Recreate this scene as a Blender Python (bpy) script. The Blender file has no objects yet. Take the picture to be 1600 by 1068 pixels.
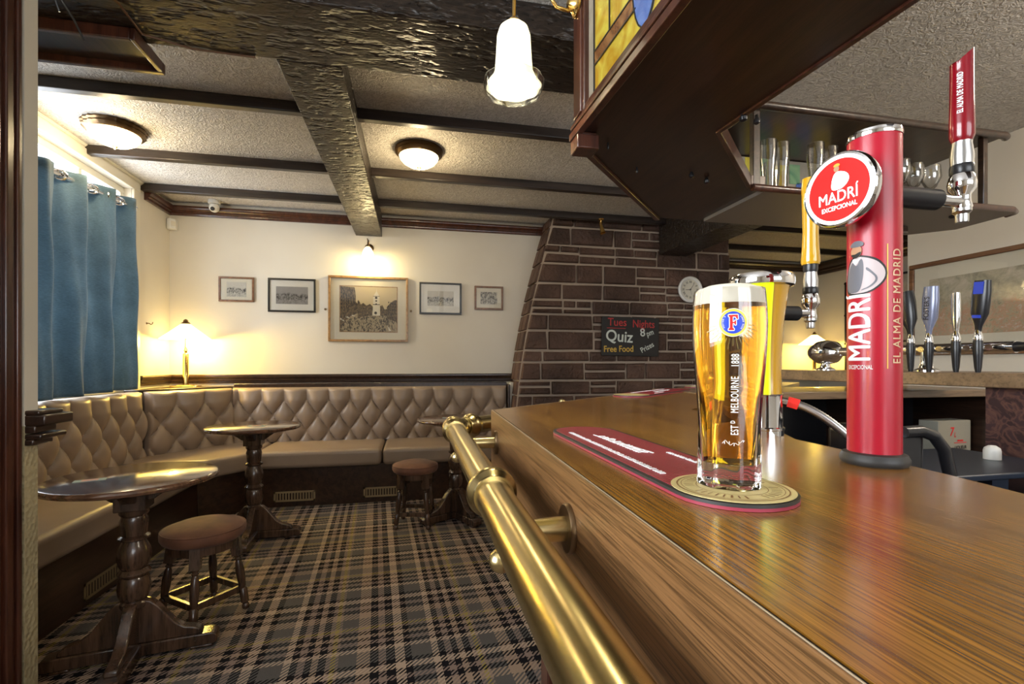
import bpy, bmesh, math, random
from mathutils import Vector, Matrix
random.seed(7)
PI = math.pi
sc = bpy.context.scene
col = sc.collection
# ------------------------------------------------------------------ camera, world, exposure
EYE = 1.20
cd = bpy.data.cameras.new('camera'); cam = bpy.data.objects.new('camera', cd); col.objects.link(cam)
cam.location = (0, 0, EYE); cam.rotation_euler = (PI/2, 0, math.radians(-11.7))
cd.sensor_width = 36; cd.lens = 16.875; cd.shift_y = 36/1600; cd.clip_start = 0.02; cd.clip_end = 100
sc.camera = cam
sc.view_settings.view_transform = 'Standard'; sc.view_settings.look = 'None'
sc.view_settings.exposure = 0.45; sc.view_settings.gamma = 1; sc.view_settings.use_curve_mapping = False
w = bpy.data.worlds.new('sky'); sc.world = w; w.use_nodes = True
w.node_tree.nodes['Background'].inputs[0].default_value = (0.86, 0.93, 1.0, 1)
w.node_tree.nodes['Background'].inputs[1].default_value = 3.0

def area(name, loc, rot, sx, sy, power, color):
    l = bpy.data.lights.new(name, 'AREA'); l.shape = 'RECTANGLE'; l.size = sx; l.size_y = sy
    l.energy = power; l.color = color
    o = bpy.data.objects.new(name, l); col.objects.link(o); o.location = loc; o.rotation_euler = rot
    o['kind'] = 'helper'; return o
# daylight that comes in through the three window openings of the room
area('window_daylight', (-2.62, 3.75, 1.95), (0, -PI/2, 0), 1.5, 1.6, 75, (0.9, 0.95, 1.0))
area('window_daylight', (-2.62, -0.3, 1.85), (0, -PI/2, 0), 1.5, 2.2, 120, (0.9, 0.95, 1.0))
area('window_daylight', (1.2, -2.95, 1.85), (PI/2, 0, 0), 2.6, 1.4, 28, (0.97, 0.97, 1.0))

def point(name, loc, power, color=(1, 0.72, 0.38), r=0.04):
    l = bpy.data.lights.new(name, 'POINT'); l.energy = power; l.color = color; l.shadow_soft_size = r
    o = bpy.data.objects.new(name, l); col.objects.link(o); o.location = loc; o['kind'] = 'helper'; return o

# ------------------------------------------------------------------ materials
def _mat(name):
    m = bpy.data.materials.new(name); m.use_nodes = True
    nt = m.node_tree; return m, nt, nt.nodes['Principled BSDF']
def setp(p, **k):
    for a, v in k.items():
        a = {'rough': 'Roughness', 'metal': 'Metallic', 'spec': 'Specular IOR Level', 'coat': 'Coat Weight', 'coatr': 'Coat Roughness',
             'trans': 'Transmission Weight', 'ior': 'IOR', 'sheen': 'Sheen Weight', 'es': 'Emission Strength', 'alpha': 'Alpha', 'sss': 'Subsurface Weight'}[a]
        p.inputs[a].default_value = v
def plain(name, c, rough=0.5, emit=None, **k):
    m, nt, p = _mat(name)
    p.inputs['Base Color'].default_value = (*c, 1); p.inputs['Roughness'].default_value = rough; setp(p, **k)
    if emit: p.inputs['Emission Color'].default_value = (*emit, 1)
    return m
def L(nt, a, b): nt.links.new(a, b)
def coords(nt, scale=(1, 1, 1), rot=(0, 0, 0), kind='Object'):
    tc = nt.nodes.new('ShaderNodeTexCoord'); mp = nt.nodes.new('ShaderNodeMapping')
    mp.inputs['Scale'].default_value = scale; mp.inputs['Rotation'].default_value = rot
    L(nt, tc.outputs[kind], mp.inputs[0]); return mp.outputs[0]
def noise(nt, vec, scale, detail=4, dist=0.0, rough=0.5):
    n = nt.nodes.new('ShaderNodeTexNoise'); n.inputs['Scale'].default_value = scale; n.inputs['Detail'].default_value = detail
    n.inputs['Distortion'].default_value = dist; n.inputs['Roughness'].default_value = rough
    L(nt, vec, n.inputs['Vector']); return n.outputs['Fac']
def ramp(nt, fac, stops, mode='LINEAR'):
    r = nt.nodes.new('ShaderNodeValToRGB'); r.color_ramp.interpolation = mode
    el = r.color_ramp.elements
    while len(el) < len(stops): el.new(0.5)
    for e, (p, c) in zip(el, stops): e.position = p; e.color = (*c, 1) if len(c) == 3 else c
    L(nt, fac, r.inputs[0]); return r.outputs[0]
def bump(nt, p, h, strength, dist=0.01):
    b = nt.nodes.new('ShaderNodeBump'); b.inputs['Strength'].default_value = strength; b.inputs['Distance'].default_value = dist
    L(nt, h, b.inputs['Height']); L(nt, b.outputs[0], p.inputs['Normal']); return b
def mathn(nt, op, a, b=None, c=None):
    n = nt.nodes.new('ShaderNodeMath'); n.operation = op
    for i, v in enumerate((a, b, c)):
        if v is None: continue
        if isinstance(v, (int, float)): n.inputs[i].default_value = v
        else: L(nt, v, n.inputs[i])
    return n.outputs[0]
def mix(nt, f, a, b, mode='MIX'):
    n = nt.nodes.new('ShaderNodeMix'); n.data_type = 'RGBA'; n.blend_type = mode
    for s, v in ((n.inputs[0], f), (n.inputs[6], a), (n.inputs[7], b)):
        if isinstance(v, (int, float)): s.default_value = v
        elif isinstance(v, tuple): s.default_value = (*v, 1) if len(v) == 3 else v
        else: L(nt, v, s)
    return n.outputs[2]
def oak(name, dark, light, rot=0.0, rough=0.24, coat=0.4, vert=False, bmp=0.12):
    m, nt, p = _mat(name)
    v = coords(nt, (1, 1, 1), (0, 0, rot)); s = nt.nodes.new('ShaderNodeMapping'); s.inputs['Scale'].default_value = (1, 5, 300) if vert else (290, 5, 290); L(nt, v, s.inputs[0])
    b = nt.nodes.new('ShaderNodeMapping'); b.inputs['Scale'].default_value = (5, 0.9, 5); L(nt, v, b.inputs[0])
    big = noise(nt, b.outputs[0], 2.0, 4, 0.6); fine = noise(nt, s.outputs[0], 2.0, 4, 0.25); fine2 = noise(nt, s.outputs[0], 4.6, 2, 0.1)
    c = ramp(nt, big, [(0.3, dark), (0.7, light)])
    c = mix(nt, ramp(nt, fine, [(0.44, (0, 0, 0)), (0.62, (0.75,)*3)]), c, tuple(x*0.42 for x in dark))
    c = mix(nt, ramp(nt, fine2, [(0.55, (0, 0, 0)), (0.7, (0.35,)*3)]), c, tuple(min(1, x*1.35) for x in light))
    L(nt, c, p.inputs['Base Color']); setp(p, rough=rough, coat=coat, coatr=0.16); bump(nt, p, fine, bmp, 0.001); return m
def wood(name, dark, light, grain=(14, 1, 14), scale=2.0, rough=0.3, coat=0.3, bmp=0.05, rot=(0, 0, 0), kind='Object'):
    m, nt, p = _mat(name)
    v = coords(nt, grain, rot, kind)
    n1 = noise(nt, v, scale, 5, 0.8); n2 = noise(nt, v, scale*6, 3, 0.2)
    c1 = ramp(nt, n1, [(0.3, dark), (0.7, light)])
    c = mix(nt, mathn(nt, 'MULTIPLY', ramp(nt, n2, [(0.5, (0, 0, 0)), (0.72, (1, 1, 1))]), 0.55), c1, tuple(x*0.35 for x in dark))
    L(nt, c, p.inputs['Base Color']); setp(p, rough=rough, coat=coat, coatr=0.12)
    bump(nt, p, n2, bmp, 0.002); return m
M = {}
M['dark_wood'] = wood('dark_stained_wood', (0.016, 0.008, 0.005), (0.055, 0.026, 0.015), rough=0.32)
M['table_wood'] = wood('table_top_wood', (0.050, 0.022, 0.013), (0.19, 0.092, 0.050), grain=(2, 30, 2), rough=0.14, coat=0.7)
M['turned_wood'] = wood('turned_wood', (0.020, 0.012, 0.008), (0.105, 0.056, 0.034), grain=(10, 10, 1), rough=0.25, coat=0.4)
M['red_wood'] = wood('mahogany_wood', (0.035, 0.010, 0.006), (0.10, 0.032, 0.017), grain=(12, 12, 1), rough=0.28, coat=0.4)
M['soffit_wood'] = wood('soffit_board', (0.018, 0.008, 0.005), (0.052, 0.022, 0.012), grain=(14, 1, 14), rough=0.3, coat=0.2)
M['bar_wood'] = oak('varnished_bar_top', (0.155, 0.060, 0.008), (0.44, 0.205, 0.026), rot=0.037)
M['fascia_wood'] = oak('bar_front_oak', (0.11, 0.050, 0.017), (0.25, 0.125, 0.047), vert=True, rough=0.34, coat=0.1)
M['pale_wood'] = wood('worktop_oak', (0.14, 0.085, 0.045), (0.28, 0.18, 0.10), grain=(1, 10, 10), rough=0.4)
M['frame_gold'] = wood('pale_frame_wood', (0.20, 0.10, 0.03), (0.42, 0.24, 0.09), rough=0.35)
M['frame_brown'] = wood('brown_frame_wood', (0.11, 0.045, 0.02), (0.24, 0.11, 0.05), rough=0.35)
M['frame_black'] = plain('black_frame', (0.012, 0.011, 0.011), 0.3)
M['black'] = plain('black_plastic', (0.012, 0.012, 0.014), 0.3)
M['dark_blue_plastic'] = plain('dark_blue_plastic', (0.02, 0.028, 0.045), 0.35)
M['chrome'] = plain('chrome', (0.82, 0.82, 0.84), 0.07, metal=1.0)
M['steel'] = plain('brushed_steel', (0.55, 0.55, 0.55), 0.28, metal=1.0)
M['white_plastic'] = plain('white_plastic', (0.75, 0.74, 0.70), 0.4)
M['white_paint'] = plain('white_gloss_paint', (0.70, 0.66, 0.55), 0.35)
M['red'] = plain('satin_red', (0.40, 0.002, 0.018), 0.34, coat=0.12)
M['dark_red'] = plain('deep_red_handle', (0.20, 0.001, 0.008), 0.2, coat=0.4)
M['bright_red'] = plain('bright_red', (0.75, 0.03, 0.02), 0.35)
M['print_white'] = plain('white_print', (0.85, 0.85, 0.85), 0.5)
M['gold_print'] = plain('gold_print', (0.75, 0.42, 0.05), 0.4)
M['ochre'] = plain('ochre_yellow', (0.62, 0.33, 0.01), 0.16, coat=0.8)
M['logo_blue'] = plain('logo_blue', (0.012, 0.05, 0.52), 0.4)
M['logo_red'] = plain('logo_red', (0.75, 0.015, 0.015), 0.4)
M['logo_yellow'] = plain('logo_yellow', (0.72, 0.60, 0.06), 0.4)
M['grey_print'] = plain('grey_print', (0.13, 0.13, 0.15), 0.5)
M['ink'] = plain('black_ink', (0.015, 0.013, 0.012), 0.6)
M['skin'] = plain('printed_skin_tone', (0.45, 0.24, 0.13), 0.6)
M['mat_black'] = plain('rubber_edge', (0.03, 0.028, 0.026), 0.5)
M['mat_pink'] = plain('pink_rubber_edge', (0.30, 0.030, 0.055), 0.5)
M['mat_cream'] = plain('cream_print', (0.62, 0.50, 0.22), 0.5)
M['mortar'] = plain('mortar', (0.40, 0.32, 0.25), 0.9)
M['paper'] = plain('cream_paper', (0.70, 0.66, 0.55), 0.8)
M['coaster_blue'] = plain('pale_blue_card', (0.35, 0.48, 0.50), 0.7)
M['coaster_pink'] = plain('pink_card', (0.62, 0.38, 0.34), 0.7)
M['crystal'] = plain('clear_glass', (1, 1, 1), 0.02, trans=1.0, ior=1.48)

def brass():
    m, nt, p = _mat('aged_brass'); v = coords(nt, (1, 0.4, 1)); n = noise(nt, v, 10, 4, 0.2)
    L(nt, ramp(nt, n, [(0.35, (0.50, 0.40, 0.19)), (0.65, (0.66, 0.53, 0.26))]), p.inputs['Base Color'])
    setp(p, metal=1.0, rough=0.25); return m
M['brass'] = brass()
M['pol_brass'] = plain('polished_brass', (0.72, 0.48, 0.16), 0.18, metal=1.0)
M['antique_brass'] = plain('antique_brass', (0.20, 0.13, 0.07), 0.35, metal=1.0)
M['vent'] = plain('vent_brass', (0.33, 0.26, 0.15), 0.4, metal=0.4)

def plaster():
    m, nt, p = _mat('cream_wall_plaster'); v = coords(nt)
    n = noise(nt, v, 1.3, 3); n2 = noise(nt, v, 60, 3)
    L(nt, ramp(nt, n, [(0.3, (0.66, 0.61, 0.52)), (0.7, (0.72, 0.68, 0.60))]), p.inputs['Base Color'])
    setp(p, rough=0.75); bump(nt, p, n2, 0.12, 0.003); return m
M['wall'] = plaster()
def anaglypta():
    m, nt, p = _mat('embossed_wallpaper'); v = coords(nt)
    n = nt.nodes.new('ShaderNodeTexVoronoi'); n.inputs['Scale'].default_value = 60; L(nt, v, n.inputs[0])
    p.inputs['Base Color'].default_value = (0.42, 0.36, 0.22, 1); setp(p, rough=0.5); bump(nt, p, n.outputs[0], 0.7, 0.006); return m
M['embossed'] = anaglypta()
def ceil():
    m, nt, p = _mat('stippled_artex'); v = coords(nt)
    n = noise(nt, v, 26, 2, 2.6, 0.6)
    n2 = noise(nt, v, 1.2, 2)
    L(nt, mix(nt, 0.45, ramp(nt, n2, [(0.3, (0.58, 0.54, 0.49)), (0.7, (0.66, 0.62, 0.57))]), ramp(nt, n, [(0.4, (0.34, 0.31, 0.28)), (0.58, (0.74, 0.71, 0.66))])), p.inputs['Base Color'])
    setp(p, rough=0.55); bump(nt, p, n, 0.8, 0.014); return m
M['ceiling'] = ceil()
def beam(name, axis):
    m, nt, p = _mat(name)
    v = coords(nt, (9, 24, 24) if axis == 0 else (13, 30, 30)); nz = nt.nodes.new('ShaderNodeTexNoise'); nz.inputs['Scale'].default_value = 1.3; L(nt, v, nz.inputs['Vector'])
    vv = nt.nodes.new('ShaderNodeVectorMath'); vv.operation = 'MULTIPLY_ADD'; vv.inputs[1].default_value = (1.5, 1.5, 1.5); L(nt, nz.outputs['Color'], vv.inputs[0]); L(nt, v, vv.inputs[2])
    vo = nt.nodes.new('ShaderNodeTexVoronoi'); vo.feature = 'SMOOTH_F1'; vo.inputs['Scale'].default_value = 1.0; vo.inputs['Smoothness'].default_value = 0.25; L(nt, vv.outputs[0], vo.inputs['Vector'])
    nf = noise(nt, v, 3.0, 4, 0.5); d = vo.outputs['Distance']
    L(nt, ramp(nt, nf, [(0.35, (0.010, 0.007, 0.005)), (0.7, (0.036, 0.023, 0.015))]), p.inputs['Base Color'])
    L(nt, ramp(nt, nf, [(0.3, (0.26,)*3), (0.7, (0.42,)*3)]), p.inputs['Roughness'])
    h = mathn(nt, 'ADD', ramp(nt, d, [(0.12, (0, 0, 0)), (0.55, (1, 1, 1))], 'EASE'), mathn(nt, 'MULTIPLY', nf, 0.3))
    bump(nt, p, h, 0.75, 0.012); return m
M['joist'] = wood('dark_joist', (0.012, 0.008, 0.007), (0.040, 0.026, 0.020), grain=(1, 14, 14), rough=0.35, coat=0.1, bmp=0.2)
M['beam_x'] = beam('adzed_beam_x', 0); M['beam_y'] = beam('adzed_beam_y', 1)
def leather():
    m, nt, p = _mat('taupe_leather'); v = coords(nt); n = noise(nt, v, 3, 3); n2 = noise(nt, v, 220, 2)
    L(nt, ramp(nt, n, [(0.3, (0.255, 0.190, 0.142)), (0.7, (0.32, 0.240, 0.180))]), p.inputs['Base Color'])
    setp(p, rough=0.40, coat=0.05); bump(nt, p, n2, 0.08, 0.001); return m
M['leather'] = leather()
M['button'] = plain('leather_button', (0.17, 0.115, 0.078), 0.35)
def velvet():
    m, nt, p = _mat('brown_velvet'); v = coords(nt); n = noise(nt, v, 9, 4)
    L(nt, ramp(nt, n, [(0.3, (0.095, 0.036, 0.019)), (0.7, (0.20, 0.083, 0.043))]), p.inputs['Base Color'])
    setp(p, rough=0.75, sheen=0.08); return m
M['velvet'] = velvet()
def stone():
    m, nt, p = _mat('brown_sandstone'); v = coords(nt); n = noise(nt, v, 2.6, 5); n2 = noise(nt, v, 28, 6, 0.3)
    L(nt, ramp(nt, n, [(0.3, (0.040, 0.020, 0.013)), (0.5, (0.080, 0.042, 0.028)), (0.7, (0.130, 0.070, 0.048))]), p.inputs['Base Color'])
    setp(p, rough=0.7); bump(nt, p, n2, 0.9, 0.02); return m
M['stone'] = stone()
def curtain_mat():
    m, nt, p = _mat('blue_curtain_cloth'); v = coords(nt, (1, 1, 1)); n = noise(nt, v, 7, 5, 0.3)
    w_ = coords(nt, (1, 1, 6)); nn = noise(nt, w_, 60, 2)
    c = mix(nt, 0.3, ramp(nt, n, [(0.3, (0.032, 0.068, 0.098)), (0.7, (0.090, 0.155, 0.200))]), ramp(nt, nn, [(0.4, (0.02, 0.045, 0.07)), (0.6, (0.14, 0.22, 0.28))]))
    L(nt, c, p.inputs['Base Color']); setp(p, rough=0.85, sheen=0.3)
    bump(nt, p, n, 0.5, 0.012)
    tr = nt.nodes.new('ShaderNodeBsdfTranslucent'); L(nt, mix(nt, 0.5, c, (0.34, 0.44, 0.50)), tr.inputs[0])
    ms = nt.nodes.new('ShaderNodeMixShader'); ms.inputs[0].default_value = 0.35
    L(nt, p.outputs[0], ms.inputs[1]); L(nt, tr.outputs[0], ms.inputs[2]); L(nt, ms.outputs[0], nt.nodes['Material Output'].inputs[0]); return m
M['curtain'] = curtain_mat()
def thin_glass(name, tint=(1, 1, 1), refl=0.06):
    m, nt, p = _mat(name); nt.nodes.remove(p)
    t = nt.nodes.new('ShaderNodeBsdfTransparent'); t.inputs[0].default_value = (*tint, 1)
    g = nt.nodes.new('ShaderNodeBsdfGlossy'); g.inputs['Roughness'].default_value = 0.02
    f = nt.nodes.new('ShaderNodeLayerWeight'); f.inputs[0].default_value = 0.25
    ms = nt.nodes.new('ShaderNodeMixShader')
    L(nt, mathn(nt, 'ADD', mathn(nt, 'MULTIPLY', f.outputs['Fresnel'], 0.6), refl*0.3), ms.inputs[0])
    L(nt, t.outputs[0], ms.inputs[1]); L(nt, g.outputs[0], ms.inputs[2]); L(nt, ms.outputs[0], nt.nodes['Material Output'].inputs[0]); return m
M['pane'] = thin_glass('window_glass'); M['thin_glass'] = thin_glass('drinking_glass', (0.975, 0.98, 0.975), 0.35)
def carpet():
    m, nt, p = _mat('tartan_carpet')
    v = coords(nt, (1, 1, 1), (0, 0, math.radians(-4)))
    s = nt.nodes.new('ShaderNodeSeparateXYZ'); L(nt, v, s.inputs[0])
    yl = (0.34, 0.27, 0.09); gr = (0.115, 0.108, 0.105); tan = (0.36, 0.265, 0.20); bk = (0.010, 0.009, 0.012); lt = (0.48, 0.37, 0.29); mv = (0.27, 0.20, 0.175)
    sett = [(0, yl), (.03, mv), (.05, gr), (.17, tan), (.26, bk), (.32, mv), (.37, bk), (.43, lt), (.50, bk), (.545, gr), (.69, lt), (.735, bk), (.785, mv), (.83, bk), (.875, tan), (.915, bk), (.965, mv)]
    P_ = 0.585
    def stripe(o, off):
        f = mathn(nt, 'FRACT', mathn(nt, 'ADD', mathn(nt, 'DIVIDE', o, P_), off)); return ramp(nt, f, sett, 'CONSTANT')
    a = stripe(s.outputs[0], 0.31 + 40); b = stripe(s.outputs[1], 0.1 + 40)
    tw = mathn(nt, 'GREATER_THAN', mathn(nt, 'FRACT', mathn(nt, 'ADD', mathn(nt, 'MULTIPLY', s.outputs[0], 46), mathn(nt, 'ADD', mathn(nt, 'MULTIPLY', s.outputs[1], -46), 4000))), 0.5)
    c = mix(nt, tw, a, b)
    n = noise(nt, v, 260, 3); n3 = noise(nt, v, 2.0, 2)
    c = mix(nt, 0.35, c, ramp(nt, n, [(0.3, (0.25, 0.25, 0.25)), (0.7, (1, 1, 1))]), 'MULTIPLY')
    L(nt, c, p.inputs['Base Color']); setp(p, rough=0.95, spec=0.1); bump(nt, p, n, 0.5, 0.004); return m
M['carpet'] = carpet()
def mesh_red():
    m, nt, p = _mat('red_mesh_rubber'); v = coords(nt, (1050, 1050, 1050), (0, 0, 0.0))
    s = nt.nodes.new('ShaderNodeSeparateXYZ'); L(nt, v, s.inputs[0])
    a = mathn(nt, 'ABSOLUTE', mathn(nt, 'SINE', s.outputs[0])); b = mathn(nt, 'ABSOLUTE', mathn(nt, 'SINE', s.outputs[1]))
    h = mathn(nt, 'MULTIPLY', a, b)
    L(nt, ramp(nt, h, [(0.25, (0.10, 0.006, 0.012)), (0.6, (0.50, 0.035, 0.055))]), p.inputs['Base Color'])
    setp(p, rough=0.45); bump(nt, p, h, 0.6, 0.002); return m
M['mat_red'] = mesh_red()
def emis(name, c, strength, base=(0.8, 0.8, 0.8), rough=0.3, coat=0.0):
    return plain(name, base, rough, emit=c, es=strength, coat=coat)
M['shade_warm'] = emis('lit_glass_shade', (1.0, 0.80, 0.42), 5.0)
M['shade_bell'] = emis('lit_frosted_bell', (1.0, 0.90, 0.55), 1.15)
M['shade_lamp'] = emis('lit_lamp_shade', (1.0, 0.72, 0.28), 3.2)
M['lime'] = emis('lit_lime_panel', (0.50, 0.66, 0.0), 0.75, (0.40, 0.46, 0.01), 0.2, 0.5)
M['hot_streak'] = emis('glowing_white_streak', (1.0, 1.0, 0.55), 2.6, (0.9, 0.9, 0.6))  # white hot spot of the yellow font, put in as emission
M['lit_badge'] = emis('lit_badge_ring', (1, 1, 1), 1.1)
M['lit_red'] = emis('lit_badge_red', (0.75, 0.015, 0.01), 0.55, (0.40, 0.008, 0.008))
def stained(name, c1, c2, es):  # light shining through the glass is put in as emission
    m, nt, p = _mat(name); v = coords(nt, (1, 1, 1)); n = noise(nt, v, 9, 4, 1.5)
    c = ramp(nt, n, [(0.35, c1), (0.65, c2)]); L(nt, c, p.inputs['Base Color']); L(nt, c, p.inputs['Emission Color'])
    setp(p, rough=0.12, es=es, coat=0.5); bump(nt, p, n, 0.3, 0.01); return m
M['sg_yellow'] = stained('yellow_stained_glass', (0.36, 0.20, 0.015), (0.50, 0.42, 0.06), 0.22)
M['sg_blue'] = stained('blue_stained_glass', (0.04, 0.09, 0.30), (0.13, 0.20, 0.42), 0.18)
M['sg_brown'] = stained('amber_stained_glass', (0.13, 0.05, 0.02), (0.28, 0.14, 0.05), 0.15)
M['sg_green'] = stained('green_stained_glass', (0.10, 0.22, 0.12), (0.22, 0.34, 0.18), 0.2)
M['sg_pink'] = stained('pink_stained_glass', (0.5, 0.01, 0.10), (0.55, 0.05, 0.2), 0.25)
M['sg_clear'] = stained('cloudy_leaded_glass', (0.30, 0.26, 0.20), (0.38, 0.34, 0.27), 0.08)
M['lead'] = plain('lead_came', (0.03, 0.03, 0.03), 0.4, metal=0.5)
M['foam'] = plain('beer_foam', (0.82, 0.76, 0.62), 0.6, sss=0.0)
def liquid():
    m, nt, p = _mat('golden_lager'); p.inputs['Base Color'].default_value = (0.90, 0.50, 0.035, 1); setp(p, rough=0.0, trans=1.0, ior=1.34); return m
M['beer'] = liquid()
def sketch(name, sky, ink, density, sc_=30.0, horizon=True):
    m, nt, p = _mat(name); tc = nt.nodes.new('ShaderNodeTexCoord'); s = nt.nodes.new('ShaderNodeSeparateXYZ'); L(nt, tc.outputs['Generated'], s.inputs[0])
    v = coords(nt, (1.6, 1, 1)); n = noise(nt, v, sc_, 5, 0.5, 0.7); n2 = noise(nt, v, sc_*0.35, 2)
    band = ramp(nt, mathn(nt, 'ADD', s.outputs[2], mathn(nt, 'MULTIPLY', mathn(nt, 'SUBTRACT', n2, 0.5), 0.35)), [(0.0, (0.35,)*3), (0.22, (0.55,)*3), (0.3, (1,)*3), (0.55, (1,)*3), (0.64, (0.12,)*3), (1, (0.05,)*3)]) if horizon else None
    f = ramp(nt, n, [(0.5 - density*0.12, (0, 0, 0)), (0.5 + 0.08, (1, 1, 1))])
    if band is not None: f = mix(nt, 1.0, f, band, 'MULTIPLY')
    L(nt, mix(nt, f, sky, ink), p.inputs['Base Color']); setp(p, rough=0.6); return m
M['sketch_grey'] = sketch('grey_town_print', (0.33, 0.32, 0.32), (0.03, 0.03, 0.03), 1.0, 45)
M['sketch_ink'] = sketch('ink_town_print', (0.60, 0.58, 0.52), (0.03, 0.028, 0.025), 0.9, 55)
M['sketch_busy'] = sketch('busy_ink_print', (0.58, 0.54, 0.44), (0.035, 0.028, 0.02), 0.8, 40, False)
M['photo_sky'] = plain('sepia_sky', (0.60, 0.50, 0.31), 0.6)
M['photo_building'] = sketch('sepia_buildings', (0.22, 0.15, 0.08), (0.02, 0.014, 0.01), 0.9, 55, False)
M['photo_ground'] = sketch('sepia_street', (0.40, 0.32, 0.2), (0.03, 0.022, 0.015), 0.15, 38, False)
def garden():
    m, nt, p = _mat('garden_watercolour'); v = coords(nt); n = noise(nt, v, 9, 6, 0.6, 0.7); n2 = noise(nt, v, 30, 5, 0.5, 0.8)
    tc = nt.nodes.new('ShaderNodeTexCoord'); s = nt.nodes.new('ShaderNodeSeparateXYZ'); L(nt, tc.outputs['Generated'], s.inputs[0])
    top = ramp(nt, n, [(0.35, (0.22, 0.22, 0.17)), (0.5, (0.42, 0.38, 0.28)), (0.65, (0.55, 0.50, 0.40))])
    low = ramp(nt, n2, [(0.32, (0.16, 0.18, 0.12)), (0.45, (0.46, 0.40, 0.28)), (0.55, (0.50, 0.27, 0.17)), (0.62, (0.58, 0.52, 0.42)), (0.72, (0.22, 0.26, 0.34))])
    L(nt, mix(nt, ramp(nt, mathn(nt, 'ADD', s.outputs[2], mathn(nt, 'MULTIPLY', mathn(nt, 'SUBTRACT', n, 0.5), 0.4)), [(0.45, (0, 0, 0)), (0.6, (1, 1, 1))]), low, top), p.inputs['Base Color']); setp(p, rough=0.5); return m
M['garden'] = garden()
def fabric_red():
    m, nt, p = _mat('patterned_upholstery'); v = coords(nt); n = noise(nt, v, 14, 4, 2.0)
    L(nt, ramp(nt, n, [(0.4, (0.035, 0.012, 0.012)), (0.5, (0.12, 0.05, 0.035)), (0.6, (0.05, 0.02, 0.02))]), p.inputs['Base Color']); setp(p, rough=0.8); return m
M['upholstery'] = fabric_red()

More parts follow.
